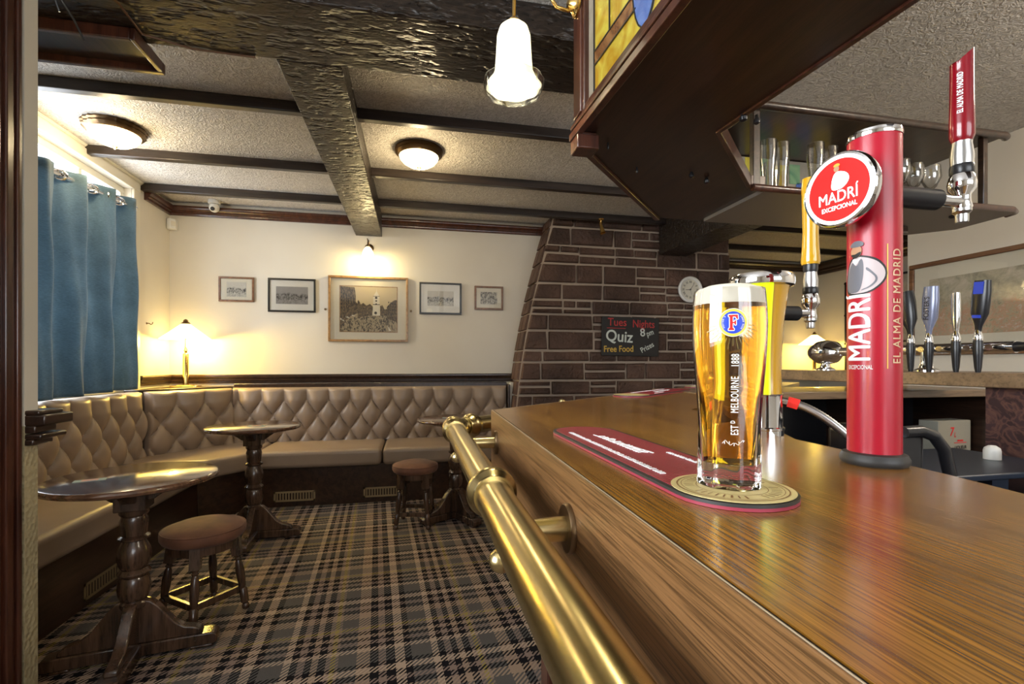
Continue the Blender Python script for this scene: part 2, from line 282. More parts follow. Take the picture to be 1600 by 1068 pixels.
# ------------------------------------------------------------------ mesh helpers
class MB:
    def __init__(s): s.v = []; s.f = []; s.m = []; s.mi = 0
    def add(s, vs, fs):
        b = len(s.v); s.v += [tuple(v) for v in vs]; s.f += [tuple(b+i for i in f) for f in fs]; s.m += [s.mi]*len(fs); return s
    def box(s, x0, y0, z0, x1, y1, z1, R=None):
        vs = [Vector((x, y, z)) for z in (z0, z1) for y in (y0, y1) for x in (x0, x1)]
        if R is not None: vs = [R @ v for v in vs]
        return s.add(vs, [(0, 2, 3, 1), (4, 5, 7, 6), (0, 1, 5, 4), (2, 6, 7, 3), (0, 4, 6, 2), (1, 3, 7, 5)])
    def prism(s, poly, z0, z1):           # poly counter-clockwise in plan
        n = len(poly); vs = [(x, y, z0) for x, y in poly] + [(x, y, z1) for x, y in poly]
        return s.add(vs, [tuple(range(n-1, -1, -1)), tuple(range(n, 2*n))] + [(i, (i+1) % n, n+(i+1) % n, n+i) for i in range(n)])
    def prism_dir(s, poly3, d):            # extrude a planar 3-d polygon along d
        n = len(poly3); d = Vector(d); a = [Vector(p) for p in poly3]
        return s.add(a + [p+d for p in a], [tuple(range(n-1, -1, -1)), tuple(range(n, 2*n))] + [(i, (i+1) % n, n+(i+1) % n, n+i) for i in range(n)])
    def lathe(s, prof, loc=(0, 0, 0), axis=(0, 0, 1), seg=24, cap=True, rf=None):
        q = Vector((0, 0, 1)).rotation_difference(Vector(axis).normalized()); loc = Vector(loc); vs = []; fs = []
        for r, z in prof:
            for k in range(seg):
                a = 2*PI*k/seg; rr = r*(rf(a, z) if rf else 1)
                vs.append(loc + q @ Vector((rr*math.cos(a), rr*math.sin(a), z)))
        for i in range(len(prof)-1):
            for k in range(seg):
                k2 = (k+1) % seg; fs.append((i*seg+k, i*seg+k2, (i+1)*seg+k2, (i+1)*seg+k))
        if cap:
            if prof[0][0] > 1e-5: fs.append(tuple(range(seg-1, -1, -1)))
            if prof[-1][0] > 1e-5: fs.append(tuple((len(prof)-1)*seg+k for k in range(seg)))
        return s.add(vs, fs)
    def tube(s, pts, r, seg=12, closed=False, cap=True):
        pts = [Vector(p) for p in pts]; n = len(pts); rs = r if isinstance(r, (list, tuple)) else [r]*n
        vs = []; fs = []; up = None
        for i, p in enumerate(pts):
            if closed: t = pts[(i+1) % n]-pts[i-1]
            else: t = pts[min(i+1, n-1)]-pts[max(i-1, 0)]
            t.normalize()
            if up is None: up = Vector((0, 0, 1)) if abs(t.z) < 0.9 else Vector((1, 0, 0))
            a = t.cross(up).normalized(); up = a.cross(t).normalized()
            for k in range(seg):
                an = 2*PI*k/seg; vs.append(p + (a*math.cos(an)+up*math.sin(an))*rs[i])
        m = n if closed else n-1
        for i in range(m):
            j = (i+1) % n
            for k in range(seg):
                k2 = (k+1) % seg; fs.append((i*seg+k2, i*seg+k, j*seg+k, j*seg+k2))
        if cap and not closed: fs.append(tuple(range(seg))); fs.append(tuple((n-1)*seg+k for k in range(seg-1, -1, -1)))
        return s.add(vs, fs)
    def grid(s, fn, nu, nv):
        vs = [fn(i/nu, j/nv) for j in range(nv+1) for i in range(nu+1)]
        return s.add(vs, [(j*(nu+1)+i, j*(nu+1)+i+1, (j+1)*(nu+1)+i+1, (j+1)*(nu+1)+i) for j in range(nv) for i in range(nu)])
    def build(s, name, mat, parent=None, loc=None, world=False, bevel=0, sub=0, ang=40, merge=False):
        me = bpy.data.meshes.new(name)
        vs = s.v
        if world and parent is not None:
            inv = parent_matrix(parent).inverted(); vs = [inv @ Vector(v) for v in vs]
        elif loc is not None and world: vs = [Vector(v)-Vector(loc) for v in vs]
        me.from_pydata([tuple(v) for v in vs], [], s.f)
        for mt in (mat if isinstance(mat, list) else [mat]): me.materials.append(M[mt] if isinstance(mt, str) else mt)
        for p_, k in zip(me.polygons, s.m): p_.material_index = k; p_.use_smooth = not getattr(s, 'flat', False)
        bm = bmesh.new(); bm.from_mesh(me)
        if merge: bmesh.ops.remove_doubles(bm, verts=bm.verts, dist=1e-5)
        if not getattr(s, 'open', False): bmesh.ops.recalc_face_normals(bm, faces=bm.faces)
        bm.to_mesh(me); bm.free()
        me.set_sharp_from_angle(angle=math.radians(ang))
        o = bpy.data.objects.new(name, me); col.objects.link(o)
        if loc is not None: o.location = loc
        if parent is not None: o.parent = parent
        if bevel:
            b = o.modifiers.new('bevel', 'BEVEL'); b.width = bevel; b.segments = 2; b.limit_method = 'ANGLE'; b.harden_normals = False
        if sub:
            b = o.modifiers.new('sub', 'SUBSURF'); b.levels = sub; b.render_levels = sub
        return o
def parent_matrix(o):
    m = Matrix.LocRotScale(o.location, o.rotation_euler, o.scale)
    return parent_matrix(o.parent) @ m if o.parent else m
def tag(o, label, cat, group=None):
    o['label'] = label; o['category'] = cat
    if group: o['group'] = group
    return o
def thing(name, label, cat, loc=(0, 0, 0), rotz=0, group=None):
    o = bpy.data.objects.new(name, None); col.objects.link(o); o.empty_display_size = 0.05
    o.location = loc; o.rotation_euler = (0, 0, rotz); return tag(o, label, cat, group)
def struct(o): o['kind'] = 'structure'; return o
def dup(root, loc, rotz=None, label=None):
    r = root.copy(); col.objects.link(r); r.location = loc
    if rotz is not None: r.rotation_euler = (0, 0, rotz)
    if label: r['label'] = label
    for ch in list(root.children):
        c = ch.copy(); col.objects.link(c); c.parent = r
        for g in list(ch.children):
            d = g.copy(); col.objects.link(d); d.parent = c
    return r
def text_mb(body, size, sx=1.0, shear=0.0, bold=0.0, cuts=None, spacing=1.0):
    """flat lettering in the x-y plane, centred; cuts=(axis, step) slices it so that it can be bent"""
    cu = bpy.data.curves.new('t', 'FONT'); cu.body = body; cu.size = 1.0; cu.align_x = 'CENTER'; cu.align_y = 'CENTER'
    cu.shear = shear; cu.resolution_u = 4; cu.space_character = spacing
    ob = bpy.data.objects.new('t', cu); me = bpy.data.meshes.new_from_object(ob)
    bm = bmesh.new(); bm.from_mesh(me)
    if cuts:
        ax, st = cuts; st /= size; co = [v.co[ax] for v in bm.verts]; lo, hi = min(co), max(co); p = lo+st
        while p < hi:
            nrm = Vector((0, 0, 0)); nrm[ax] = 1; q = Vector((0, 0, 0)); q[ax] = p
            bmesh.ops.bisect_plane(bm, geom=bm.verts[:]+bm.edges[:]+bm.faces[:], plane_co=q, plane_no=nrm); p += st
    vs = [(v.co.x*sx*size, v.co.y*size, 0) for v in bm.verts]; bm.verts.index_update(); fs = [tuple(v.index for v in f.verts) for f in bm.faces]
    bm.free(); bpy.data.objects.remove(ob); bpy.data.curves.remove(cu); bpy.data.meshes.remove(me)
    m = MB(); m.open = True; m.flat = True
    for i, (dx, dy) in enumerate(((0, 0),) if not bold else ((-bold, 0), (bold, 0), (0, bold), (0, -bold))): m.add([(x+dx*sx, y+dy, i*size*.003) for x, y, z in vs], fs)
    return m
def xform(m, fn): m.v = [tuple(fn(Vector(v))) for v in m.v]; return m
def frame_to(o, ex, ey, ez=None):
    o, ex, ey = Vector(o), Vector(ex).normalized(), Vector(ey).normalized(); ez = ex.cross(ey)
    return lambda v: o + ex*v.x + ey*v.y + ez*v.z
def disc(cx, cy, rx, ry=None, z=0, seg=40, r_in=0):
    m = MB(); m.open = True; ry = ry or rx
    if r_in:
        vs = [(cx+rx*math.cos(2*PI*k/seg), cy+ry*math.sin(2*PI*k/seg), z) for k in range(seg)] + [(cx+r_in*math.cos(2*PI*k/seg), cy+r_in*ry/rx*math.sin(2*PI*k/seg), z) for k in range(seg)]
        m.add(vs, [(k, (k+1) % seg, seg+(k+1) % seg, seg+k) for k in range(seg)])
    else: m.add([(cx+rx*math.cos(2*PI*k/seg), cy+ry*math.sin(2*PI*k/seg), z) for k in range(seg)], [tuple(range(seg))])
    return m
def arc(cx, cy, r, a0, a1, n=8): return [(cx+r*math.cos(a0+(a1-a0)*i/n), cy+r*math.sin(a0+(a1-a0)*i/n)) for i in range(n+1)]

# ------------------------------------------------------------------ the setting
CZ = 2.74
def wallbox(name, boxes, mat='wall', bevel=0):
    m = MB()
    for b in boxes: m.box(*b)
    return struct(m.build(name, mat, bevel=bevel))
wallbox('floor', [(-2.6, -2.95, -0.1, 6.3, 6.5, 0)], 'carpet')
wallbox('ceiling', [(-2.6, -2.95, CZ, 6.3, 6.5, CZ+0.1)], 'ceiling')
W1 = (2.95, 4.47, 0.98, 2.64); W2 = (-1.35, 0.75, 1.0, 2.62)
XL = -2.25
wallbox('wall_left', [(XL-0.16, -2.75, 0, XL, W2[0], CZ), (XL-0.16, W2[0], 0, XL, W2[1], W2[2]), (XL-0.16, W2[0], W2[3], XL, W2[1], CZ), (XL-0.16, W2[1], 0, XL, W1[0], CZ),
                      (XL-0.16, W1[0], 0, XL, W1[1], W1[2]), (XL-0.16, W1[0], W1[3], XL, W1[1], CZ), (XL-0.16, W1[1], 0, XL, 5.25, CZ)])
wallbox('wall_back', [(XL, 5.1, 0, 1.7, 5.25, CZ)])
wallbox('wall_front', [(XL-0.16, -2.8, 0, -0.2, -2.65, CZ), (-0.2, -2.8, 0, 2.6, -2.65, 1.1), (-0.2, -2.8, 2.6, 2.6, -2.65, CZ), (2.6, -2.8, 0, 4.05, -2.65, CZ)])
wallbox('wall_right', [(3.88, -2.65, 0, 4.03, 3.12, CZ), (4.03, 2.97, 0, 6.2, 3.12, CZ)])
wallbox('wall_far_side', [(6.05, 3.12, 0, 6.2, 6.35, CZ)])
wallbox('wall_far', [(3.3, 6.2, 0, 6.05, 6.35, CZ)])
wallbox('wall_alcove', [(3.5, 5.45, 0, 3.66, 6.2, CZ)], 'white_paint')
# timber beams and joists of the ceiling
m = MB(); m.box(XL, 1.975, 2.60, 0.97, 2.375, CZ); struct(m.build('trim_1', 'beam_x', bevel=0.008))
m = MB(); m.add([(-0.613, 2.375, 2.60), (-0.328, 2.375, 2.60), (-0.307, 5.1, 2.515), (-0.565, 5.1, 2.515), (-0.613, 2.375, CZ), (-0.328, 2.375, CZ), (-0.307, 5.1, CZ), (-0.565, 5.1, CZ)],
     [(0, 1, 2, 3), (4, 7, 6, 5), (0, 4, 5, 1), (1, 5, 6, 2), (2, 6, 7, 3), (3, 7, 4, 0)]); struct(m.build('trim_2', 'beam_y', bevel=0.006))
m = MB(); m.box(2.60, 3.15, 2.385, 2.93, 4.75, CZ); struct(m.build('trim_3', 'beam_y', bevel=0.008))
k = 4
for y, spans in ((2.985, [(XL, -0.60), (-0.33, 2.6), (2.93, 3.88)]), (3.87, [(XL, -0.59), (-0.32, 2.6), (2.93, 6.05)]), (4.59, [(XL, -0.58), (-0.315, 2.6), (2.93, 6.05)]), (5.40, [(3.66, 6.05)])):
    for a, b in spans:
        m = MB(); m.box(a, y+.01, 2.675, b, y+0.065, CZ); struct(m.build('trim_%d' % k, 'joist', bevel=0.006)); k += 1
def moulding(name, p0, p1, z0, z1, proj, nrm, mat='dark_wood'):
    """a stepped horizontal moulding from p0 to p1 (plan) standing out along nrm"""
    n = Vector((nrm[0], nrm[1], 0)); h = z1-z0
    prof = [(0, 0), (0.35, 0), (0.45, 0.12), (0.45, 0.25), (0.7, 0.32), (0.7, 0.5), (0.85, 0.58), (1.0, 0.72), (1.0, 0.9), (0.9, 1.0), (0, 1.0)]
    m = MB(); a = Vector((*p0, 0)); b = Vector((*p1, 0))
    m.prism_dir([a + n*(u*proj) + Vector((0, 0, z0+v*h)) for u, v in prof], b-a)
    return struct(m.build(name, mat))
def nt_(s):
    global k; k += 1; return 'trim_%d' % k
moulding(nt_(0), (XL, 5.1), (-0.565, 5.1), 2.615, 2.70, 0.06, (0, -1), 'red_wood')
moulding(nt_(0), (-0.307, 5.1), (1.55, 5.1), 2.615, 2.70, 0.06, (0, -1), 'red_wood')
moulding(nt_(0), (XL, 4.66), (XL, 5.1), 2.615, 2.70, 0.06, (1, 0), 'red_wood')
moulding(nt_(0), (XL, 2.4), (XL, 4.66), 2.715, CZ, 0.03, (1, 0), 'white_paint')
moulding(nt_(0), (3.66, 6.2), (6.05, 6.2), 2.60, 2.70, 0.08, (0, -1))
moulding(nt_(0), (6.05, 3.12), (6.05, 6.2), 2.56, 2.72, 0.09, (-1, 0))
moulding(nt_(0), (XL, 5.1), (1.06, 5.1), 1.025, 1.11, 0.035, (0, -1))
moulding(nt_(0), (XL, 4.57), (XL, 5.1), 1.025, 1.11, 0.035, (1, 0))
# windows: frame, panes, sill
def window(i, W, mull, X=XL):
    m = MB(); y0, y1, z0, z1 = W
    for a, b, c, d in ((y0, z0+0.06, y0+0.05, z1-0.05), (y1-0.05, z0+0.06, y1, z1-0.05), (y0, z0, y1, z0+0.06), (y0, z1-0.05, y1, z1)): m.box(X-0.12, a, b, X-0.05, c, d)
    for yy in mull: m.box(X-0.11, yy-0.018, z0+0.06, X-0.06, yy+0.018, z1-0.05)
    m.box(X-0.105, y0+0.05, (z0+z1)/2+0.2, X-0.065, y1-0.05, (z0+z1)/2+0.24)
    m.box(X+0.001, y1, z0-0.02, X+0.022, y1+0.09, z1); m.box(X+0.001, y0-0.09, z0-0.02, X+0.022, y0, z1); m.box(X+0.001, y0-0.09, z1, X+0.024, y1+0.09, z1+0.07)
    o = struct(m.build('window_%d' % i, 'white_paint', bevel=0.004))
    g = MB(); g.box(X-0.09, y0+0.04, z0+0.05, X-0.085, y1-0.04, z1-0.04); g.build('pane', 'pane', o)
    return o
window(1, W1, [3.45, 3.96]); window(2, W2, [-0.65, 0.05])
m = MB(); m.box(XL-0.05, 2.3, 0.945, XL+0.10, 4.62, 0.98); m.box(XL, 2.3, 0.90, XL+0.06, 4.62, 0.945); struct(m.build('window_sill', 'dark_wood', bevel=0.008))
m = MB()
for a, b, c, d in ((-0.2, 1.1, -0.12, 2.6), (2.52, 1.1, 2.6, 2.6), (-0.2, 1.1, 2.6, 1.18), (-0.2, 2.52, 2.6, 2.6), (0.7, 1.1, 0.74, 2.6), (1.62, 1.1, 1.66, 2.6)): m.box(a, -2.76, b, c, -2.68, d)
struct(m.build('window_3', 'white_paint', bevel=0.004))
# the stub partition and door post at the left edge
PX = -1.243
wallbox('wall_partition', [(XL, 1.86, 1.0, PX, 1.918, 2.6)], 'wall')
wallbox('wall_partition_lower', [(XL, 1.86, 0, PX, 1.918, 1.0)], 'embossed')
m = MB(); m.box(PX-0.14, 1.64, 0, PX-0.006, 1.86, CZ)
for yy, w_ in ((1.655, .03), (1.70, .022), (1.745, .02), (1.785, .03), (1.83, .018)): m.box(PX-0.01, yy, 0, PX+0.004, yy+w_, CZ)
struct(m.build('door_1', 'red_wood', bevel=0.005))
m = MB()
for z0, z1, pr_ in ((1.035, 1.05, .030), (1.0, 1.035, .042), (0.975, 1.0, .022), (0.955, 0.972, .034), (0.935, 0.955, .018)):
    m.box(XL, 1.862, z0, PX+pr_*1.35, 1.918+pr_*1.9, z1)
struct(m.build(nt_(0), 'dark_wood', bevel=0.005))
# stone chimney breast with its bowed left side
m = MB(); m.mi = 0
def left_edge(z): t = max(0, min(1, (z-0.2)/2.5)); return 0.985 + 0.44*t - 0.09*math.sin(PI*t)*0.9
YF = 4.78
zs = [0, .3, .6, .9, 1.2, 1.5, 1.8, 2.1, 2.4, CZ]
poly = [(left_edge(z), YF, z) for z in zs]
m.prism_dir([(3.47, YF, 0)] + [(3.47, YF, CZ)] + poly[::-1], (0, 1.42, 0))
m.mi = 1
rnd = random.Random(3)
def block(x0, x1, z0, z1, d):
    sl = (left_edge(z0)-left_edge((z0+z1)/2), left_edge(z1)-left_edge((z0+z1)/2)) if x0 <= left_edge((z0+z1)/2)+.03 else (0, 0)
    g = 0.013; x0 += g; x1 -= g; z0 += g; z1 -= g; j = lambda: rnd.uniform(-.008, .008)
    c = 0.012
    back = [(x0, YF, z0), (x1, YF, z0), (x1, YF, z1), (x0, YF, z1)]
    mid = [(x0+j(), YF-d*.7, z0+j()*.5), (x1+j(), YF-d*.7, z0+j()*.5), (x1+j(), YF-d*.7, z1+j()*.5), (x0+j(), YF-d*.7, z1+j()*.5)]
    fr = [(x0+c+j(), YF-d+j(), z0+c), (x1-c+j(), YF-d+j(), z0+c), (x1-c+j(), YF-d+j(), z1-c), (x0+c+j(), YF-d+j(), z1-c)]
    for L_ in (back, mid, fr):
        L_[0] = (L_[0][0]+sl[0], L_[0][1], L_[0][2]); L_[3] = (L_[3][0]+sl[1], L_[3][1], L_[3][2])
    f = []
    for b_ in (0, 4):
        for i in range(4): f.append((b_+i, b_+(i+1) % 4, b_+4+(i+1) % 4, b_+4+i))
    f.append((8, 9, 10, 11)); m.add(back+mid+fr, f)
z = 0.55
while z < CZ-0.02:
    H_ = min(rnd.choice([.12, .15, .17, .19, .205]), CZ-z)
    x = left_edge(z+H_/2); first = True
    while x < 3.46:
        wd = rnd.uniform(.20, .52)
        if first: wd = rnd.uniform(.16, .4); first = False
        if 3.47-x-wd < 0.12: wd = 3.47-x
        xa = x if x > left_edge(z)+.08 else x
        if H_ > .13 and rnd.random() < .42 and wd > .24:
            hs = H_*rnd.choice([.42, .5, .58]); block(xa, x+wd, z, z+hs, rnd.uniform(.02, .045))
            if rnd.random() < .5: block(xa, x+wd*.45, z+hs, z+H_, rnd.uniform(.02, .045)); block(x+wd*.45, x+wd, z+hs, z+H_, rnd.uniform(.02, .045))
            else: block(xa, x+wd, z+hs, z+H_, rnd.uniform(.02, .045))
        else: block(xa, x+wd, z, z+H_, rnd.uniform(.018, .045))
        x += wd
    # the stones of the bowed side, seen edge on
    xl = left_edge(z+H_/2)
    for yy in (YF+0.0, YF+0.16):
        xb, xt = left_edge(z)-.024, left_edge(z+H_)-.024
        m.add([(xb, yy+.01, z+.01), (xb, yy+.15, z+.01), (xt, yy+.15, z+H_-.01), (xt, yy+.01, z+H_-.01), (xl+.03, yy, z+.004), (xl+.03, yy+.16, z+.004), (xl+.03, yy+.16, z+H_-.004), (xl+.03, yy, z+H_-.004)],
              [(0, 3, 2, 1), (0, 1, 5, 4), (1, 2, 6, 5), (2, 3, 7, 6), (3, 0, 4, 7)])
    z += H_
o = struct(m.build('wall_chimney', ['mortar', 'stone'], ang=25))
m = MB(); m.box(0.998, 4.93, 0, 1.05, 5.1, 1.02); struct(m.build(nt_(0), 'white_paint', bevel=0.004))

# ------------------------------------------------------------------ banquette seating
def tufted(p0, p1, z0, z1, nrm, parent, w_=0.2, r_=0.148, t1=0.115, D=0.062, x0=0.05):
    a = Vector((*p0, 0)); b = Vector((*p1, 0)); n = Vector((*nrm, 0)).normalized(); Lg = (b-a).length; d = (b-a)/Lg; Hh = z1-z0
    def hgt(x, t):
        u = (x-x0)/w_
        if t < t1: h = abs(math.sin(PI*u))**0.72*(0.35+0.65*t/t1) + 0.25*(1-t/t1)
        else:
            s_ = (t-t1)/(2*r_); h = (abs(math.sin(PI*(u+s_)))*abs(math.sin(PI*(u-s_))))**0.36
        e = min(x, Lg-x, t)/0.035; e = 1 if e > 1 else math.sqrt(max(0, 1-(1-e)**2))
        return D*h*e + 0.02*e
    m = MB(); nu = int(Lg/0.009); nv = int(Hh/0.009)
    m.grid(lambda u, v: a + d*(u*Lg) + n*hgt(u*Lg, (1-v)*Hh) + Vector((0, 0, z0+v*Hh)), nu, nv)
    c = [a, b, b-n*0.07, a-n*0.07]; m.add([v+Vector((0, 0, z0)) for v in c] + [v+Vector((0, 0, z1)) for v in c], [(3, 2, 1, 0), (4, 5, 6, 7), (1, 2, 6, 5), (2, 3, 7, 6), (3, 0, 4, 7)])
    m.mi = 1; row = 0; t = t1
    while t < Hh-0.02:
        x = x0 + (w_/2 if row % 2 else 0)
        while x < Lg-0.03:
            if x > 0.03: m.lathe([(0.013, 0), (0.012, 0.006), (0.007, 0.010), (0.0001, 0.011)], a+d*x+n*0.014+Vector((0, 0, z1-t)), n, 10)
            x += w_
        row += 1; t = t1+row*r_
    return m.build('backrest', ['leather', 'button'], parent, world=True, ang=60)
def cushion(poly, z0, z1, parent, bev=0.035):
    m = MB(); m.prism(poly, z0, z1); o = m.build('seat_cushion', 'leather', parent, world=True, ang=80)
    b = o.modifiers.new('bevel', 'BEVEL'); b.width = bev; b.segments = 5; b.limit_method = 'ANGLE'; return o
def grille(o_, ex, wd, ht, parent, n=13):
    ez = Vector((0, 0, 1)); ex = Vector(ex); o_ = Vector(o_); nn = ex.cross(ez)
    m = MB(); R = Matrix((ex, nn, ez)).transposed()
    def bx(u0, v0, u1, v1, dz, d0=0):
        base = [o_ + ex*u + ez*v + nn*dd for dd in (d0, dz) for v in (v0, v1) for u in (u0, u1)]
        m.add(base, [(0, 1, 3, 2), (4, 6, 7, 5), (0, 4, 5, 1), (2, 3, 7, 6), (0, 2, 6, 4), (1, 5, 7, 3)])
    bx(0, 0, wd, .014, .008); bx(0, ht-.014, wd, ht, .008); bx(0, 0, .016, ht, .008); bx(wd-.016, 0, wd, ht, .008)
    for i in range(n): u = .016+(wd-.032)*(i+.5)/n; bx(u-.005, .01, u+.005, ht-.01, .006)
    return m.build('vent_grille', 'vent', parent, world=True)
GB = 'fitted banquette seating round the room edge'
bl = thing('banquette_bench', 'buttoned taupe leather bench wing running under the blue curtained window', 'bench', (-1.9, 3.2, 0), 0, GB)
tufted((-2.13, 2.0), (-2.13, 4.33), 0.47, 0.985, (1, 0), bl, x0=0.1)
cushion([(-2.14, 2.0), (-1.53, 2.0), (-1.53, 4.02), (-2.14, 4.02)], 0.33, 0.475, bl)
m = MB(); m.box(-2.20, 2.0, 0, -1.59, 4.02, 0.34); m.build('plinth', 'dark_wood', bl, world=True)
m = MB(); m.box(-2.24, 2.0, 0.34, -2.14, 4.33, 0.96); m.build('back_board', 'dark_wood', bl, world=True)
grille((-1.589, 3.08, 0.03), (0, -1, 0), 0.33, 0.085, bl)
bc = thing('banquette_bench', 'narrow angled corner section of buttoned leather bench below the table lamp', 'bench', (-1.85, 4.5, 0), 0, GB)
tufted((-2.10, 4.36), (-1.665, 4.945), 0.47, 0.985, (0.585, -0.435), bc, w_=0.24, x0=0.22)
cushion([(-2.14, 4.03), (-1.53, 4.03), (-1.30, 4.31), (-1.30, 4.95), (-1.66, 4.95), (-2.14, 4.38)], 0.33, 0.475, bc)
m = MB(); m.prism([(-2.20, 4.03), (-1.59, 4.03), (-1.33, 4.37), (-1.33, 4.95), (-2.2, 4.95)], 0, 0.34); m.build('plinth', 'dark_wood', bc, world=True)
m = MB(); m.prism([(-2.24, 4.34), (-2.14, 4.34), (-1.68, 4.97), (-1.68, 5.07), (-2.24, 5.07)], 0.955, 1.0); m.build('corner_shelf', 'dark_wood', bc, world=True, bevel=0.006)
m = MB(); m.prism([(-2.24, 4.42), (-2.18, 4.42), (-1.76, 5.0), (-1.76, 5.07), (-2.24, 5.07)], 0.34, 0.955); m.build('back_board', 'dark_wood', bc, world=True)
bb = thing('banquette_bench', 'long buttoned leather bench along the wall beneath the framed pictures', 'bench', (-0.2, 4.6, 0), 0, GB)
tufted((-1.655, 4.955), (0.965, 4.955), 0.47, 0.985, (0, -1), bb, x0=0.055)
cushion([(-1.29, 4.31), (-0.265, 4.31), (-0.265, 4.95), (-1.29, 4.95)], 0.33, 0.475, bb)
cushion([(-0.255, 4.31), (0.975, 4.31), (0.975, 4.95), (-0.255, 4.95)], 0.33, 0.475, bb)
m = MB(); m.box(-1.32, 4.37, 0, 0.97, 4.95, 0.34); m.build('plinth', 'dark_wood', bb, world=True)
m = MB(); m.box(-1.66, 4.99, 0.94, 0.975, 5.063, 1.022); m.box(0.968, 4.88, 0.34, 0.992, 5.06, 1.0); m.build('capping_rail', 'dark_wood', bb, world=True, bevel=0.005)
grille((-1.145, 4.369, 0.045), (1, 0, 0), 0.33, 0.085, bb); grille((-0.42, 4.369, 0.045), (1, 0, 0), 0.33, 0.085, bb)

# ------------------------------------------------------------------ pub tables and stools
def pub_table(H_, label):
    t = thing('pub_table', label, 'table', (0, 0, 0), 0, 'round pub tables')
    R_ = 0.30
    m = MB(); m.lathe([(0.0001, H_-.028), (R_-.02, H_-.028), (R_-.004, H_-.022), (R_, H_-.012), (R_-.003, H_-.004), (R_-.010, H_), (0.0001, H_)], seg=64); m.build('table_top', 'table_wood', t)
    m = MB()
    for a in (0, PI/2):
        R = Matrix.Rotation(a, 4, 'Z')
        pr = [(-.20, H_-.028), (-.20, H_-.045), (-.13, H_-.055), (-.07, H_-.10), (.07, H_-.10), (.13, H_-.055), (.20, H_-.045), (.20, H_-.028)]
        m.prism_dir([R @ Vector((x, -.024, z)) for x, z in pr], R @ Vector((0, .048, 0)))
    m.box(-.055, -.055, H_-.135, .055, .055, H_-.05); m.build('top_bearer', 'turned_wood', t, bevel=.004)
    m = MB(); h0 = .21; h1 = H_-.13; s = h1-h0
    pf = [(.046, 0), (.050, .02), (.050, .05), (.040, .07), (.048, .09), (.054, .13), (.058, .20), (.053, .28), (.047, .31), (.056, .335), (.058, .35), (.050, .375), (.044, .39), (.053, .43), (.059, .50), (.056, .58), (.045, .64), (.040, .67), (.054, .69), (.055, .71), (.043, .73), (.046, .80), (.050, .87), (.043, .92), (.052, .95), (.052, 1.0)]
    m.lathe([(r, h0+q*s) for r, q in pf], seg=28); m.build('column', 'turned_wood', t)
    for i in range(4):
        R = Matrix.Rotation(i*PI/2, 4, 'Z'); m = MB()
        m.prism_dir([R @ Vector((x, -.036, z)) for x, z in ((.0, .012), (.29, .012), (.30, .02), (.30, .048), (.285, .062), (.0, .062))], R @ Vector((0, .072, 0)))
        m.prism_dir([R @ Vector((x, -.033, z)) for x, z in ((.20, 0), (.285, 0), (.285, .014), (.20, .014))], R @ Vector((0, .066, 0)))
        pr = [(.0, .06), (.245, .06), (.24, .078), (.215, .092), (.18, .10), (.145, .125), (.115, .165), (.085, .205), (.06, .23), (.04, .235), (.0, .235)]
        m.prism_dir([R @ Vector((x, -.022, z)) for x, z in pr], R @ Vector((0, .044, 0)))
        m.build('foot', 'turned_wood', t, bevel=.005)
    return t
T1 = pub_table(.745, 'nearest round dark wood pub table, beside the curtained window bench'); T1.location = (-1.122, 2.25, 0); T1.rotation_euler = (0, 0, math.radians(10))
T2 = pub_table(.785, 'round dark wood pub table standing between near stool and corner bench'); T2.location = (-1.07, 3.60, 0); T2.rotation_euler = (0, 0, math.radians(2))
T3 = dup(T2, (0.33, 3.78, 0), math.radians(28), 'round pub table half hidden behind the elbow of the brass bar rail')
def coaster(loc, rz, label, s=1.0):
    t = thing('drinks_card', label, 'card', loc, rz)
    m = MB(); m.box(-.05*s, -.02*s, 0, .05*s, .02*s, .0015); m.build('card', 'coaster_blue', t)
    m = MB(); m.box(-.026*s, -.018*s, .0016, .026*s, .018*s, .002); m.build('printed_panel', 'coaster_pink', t)
coaster((-1.245, 2.19, .7455), math.radians(20), 'small pale blue and pink card lying on the nearest table')
coaster((-1.04, 3.55, .7855), math.radians(-10), 'pale card lying on the table by the corner bench', 1.1)
coaster((0.28, 3.80, .7855), math.radians(-5), 'pale card lying on the table behind the brass rail', 1.0)
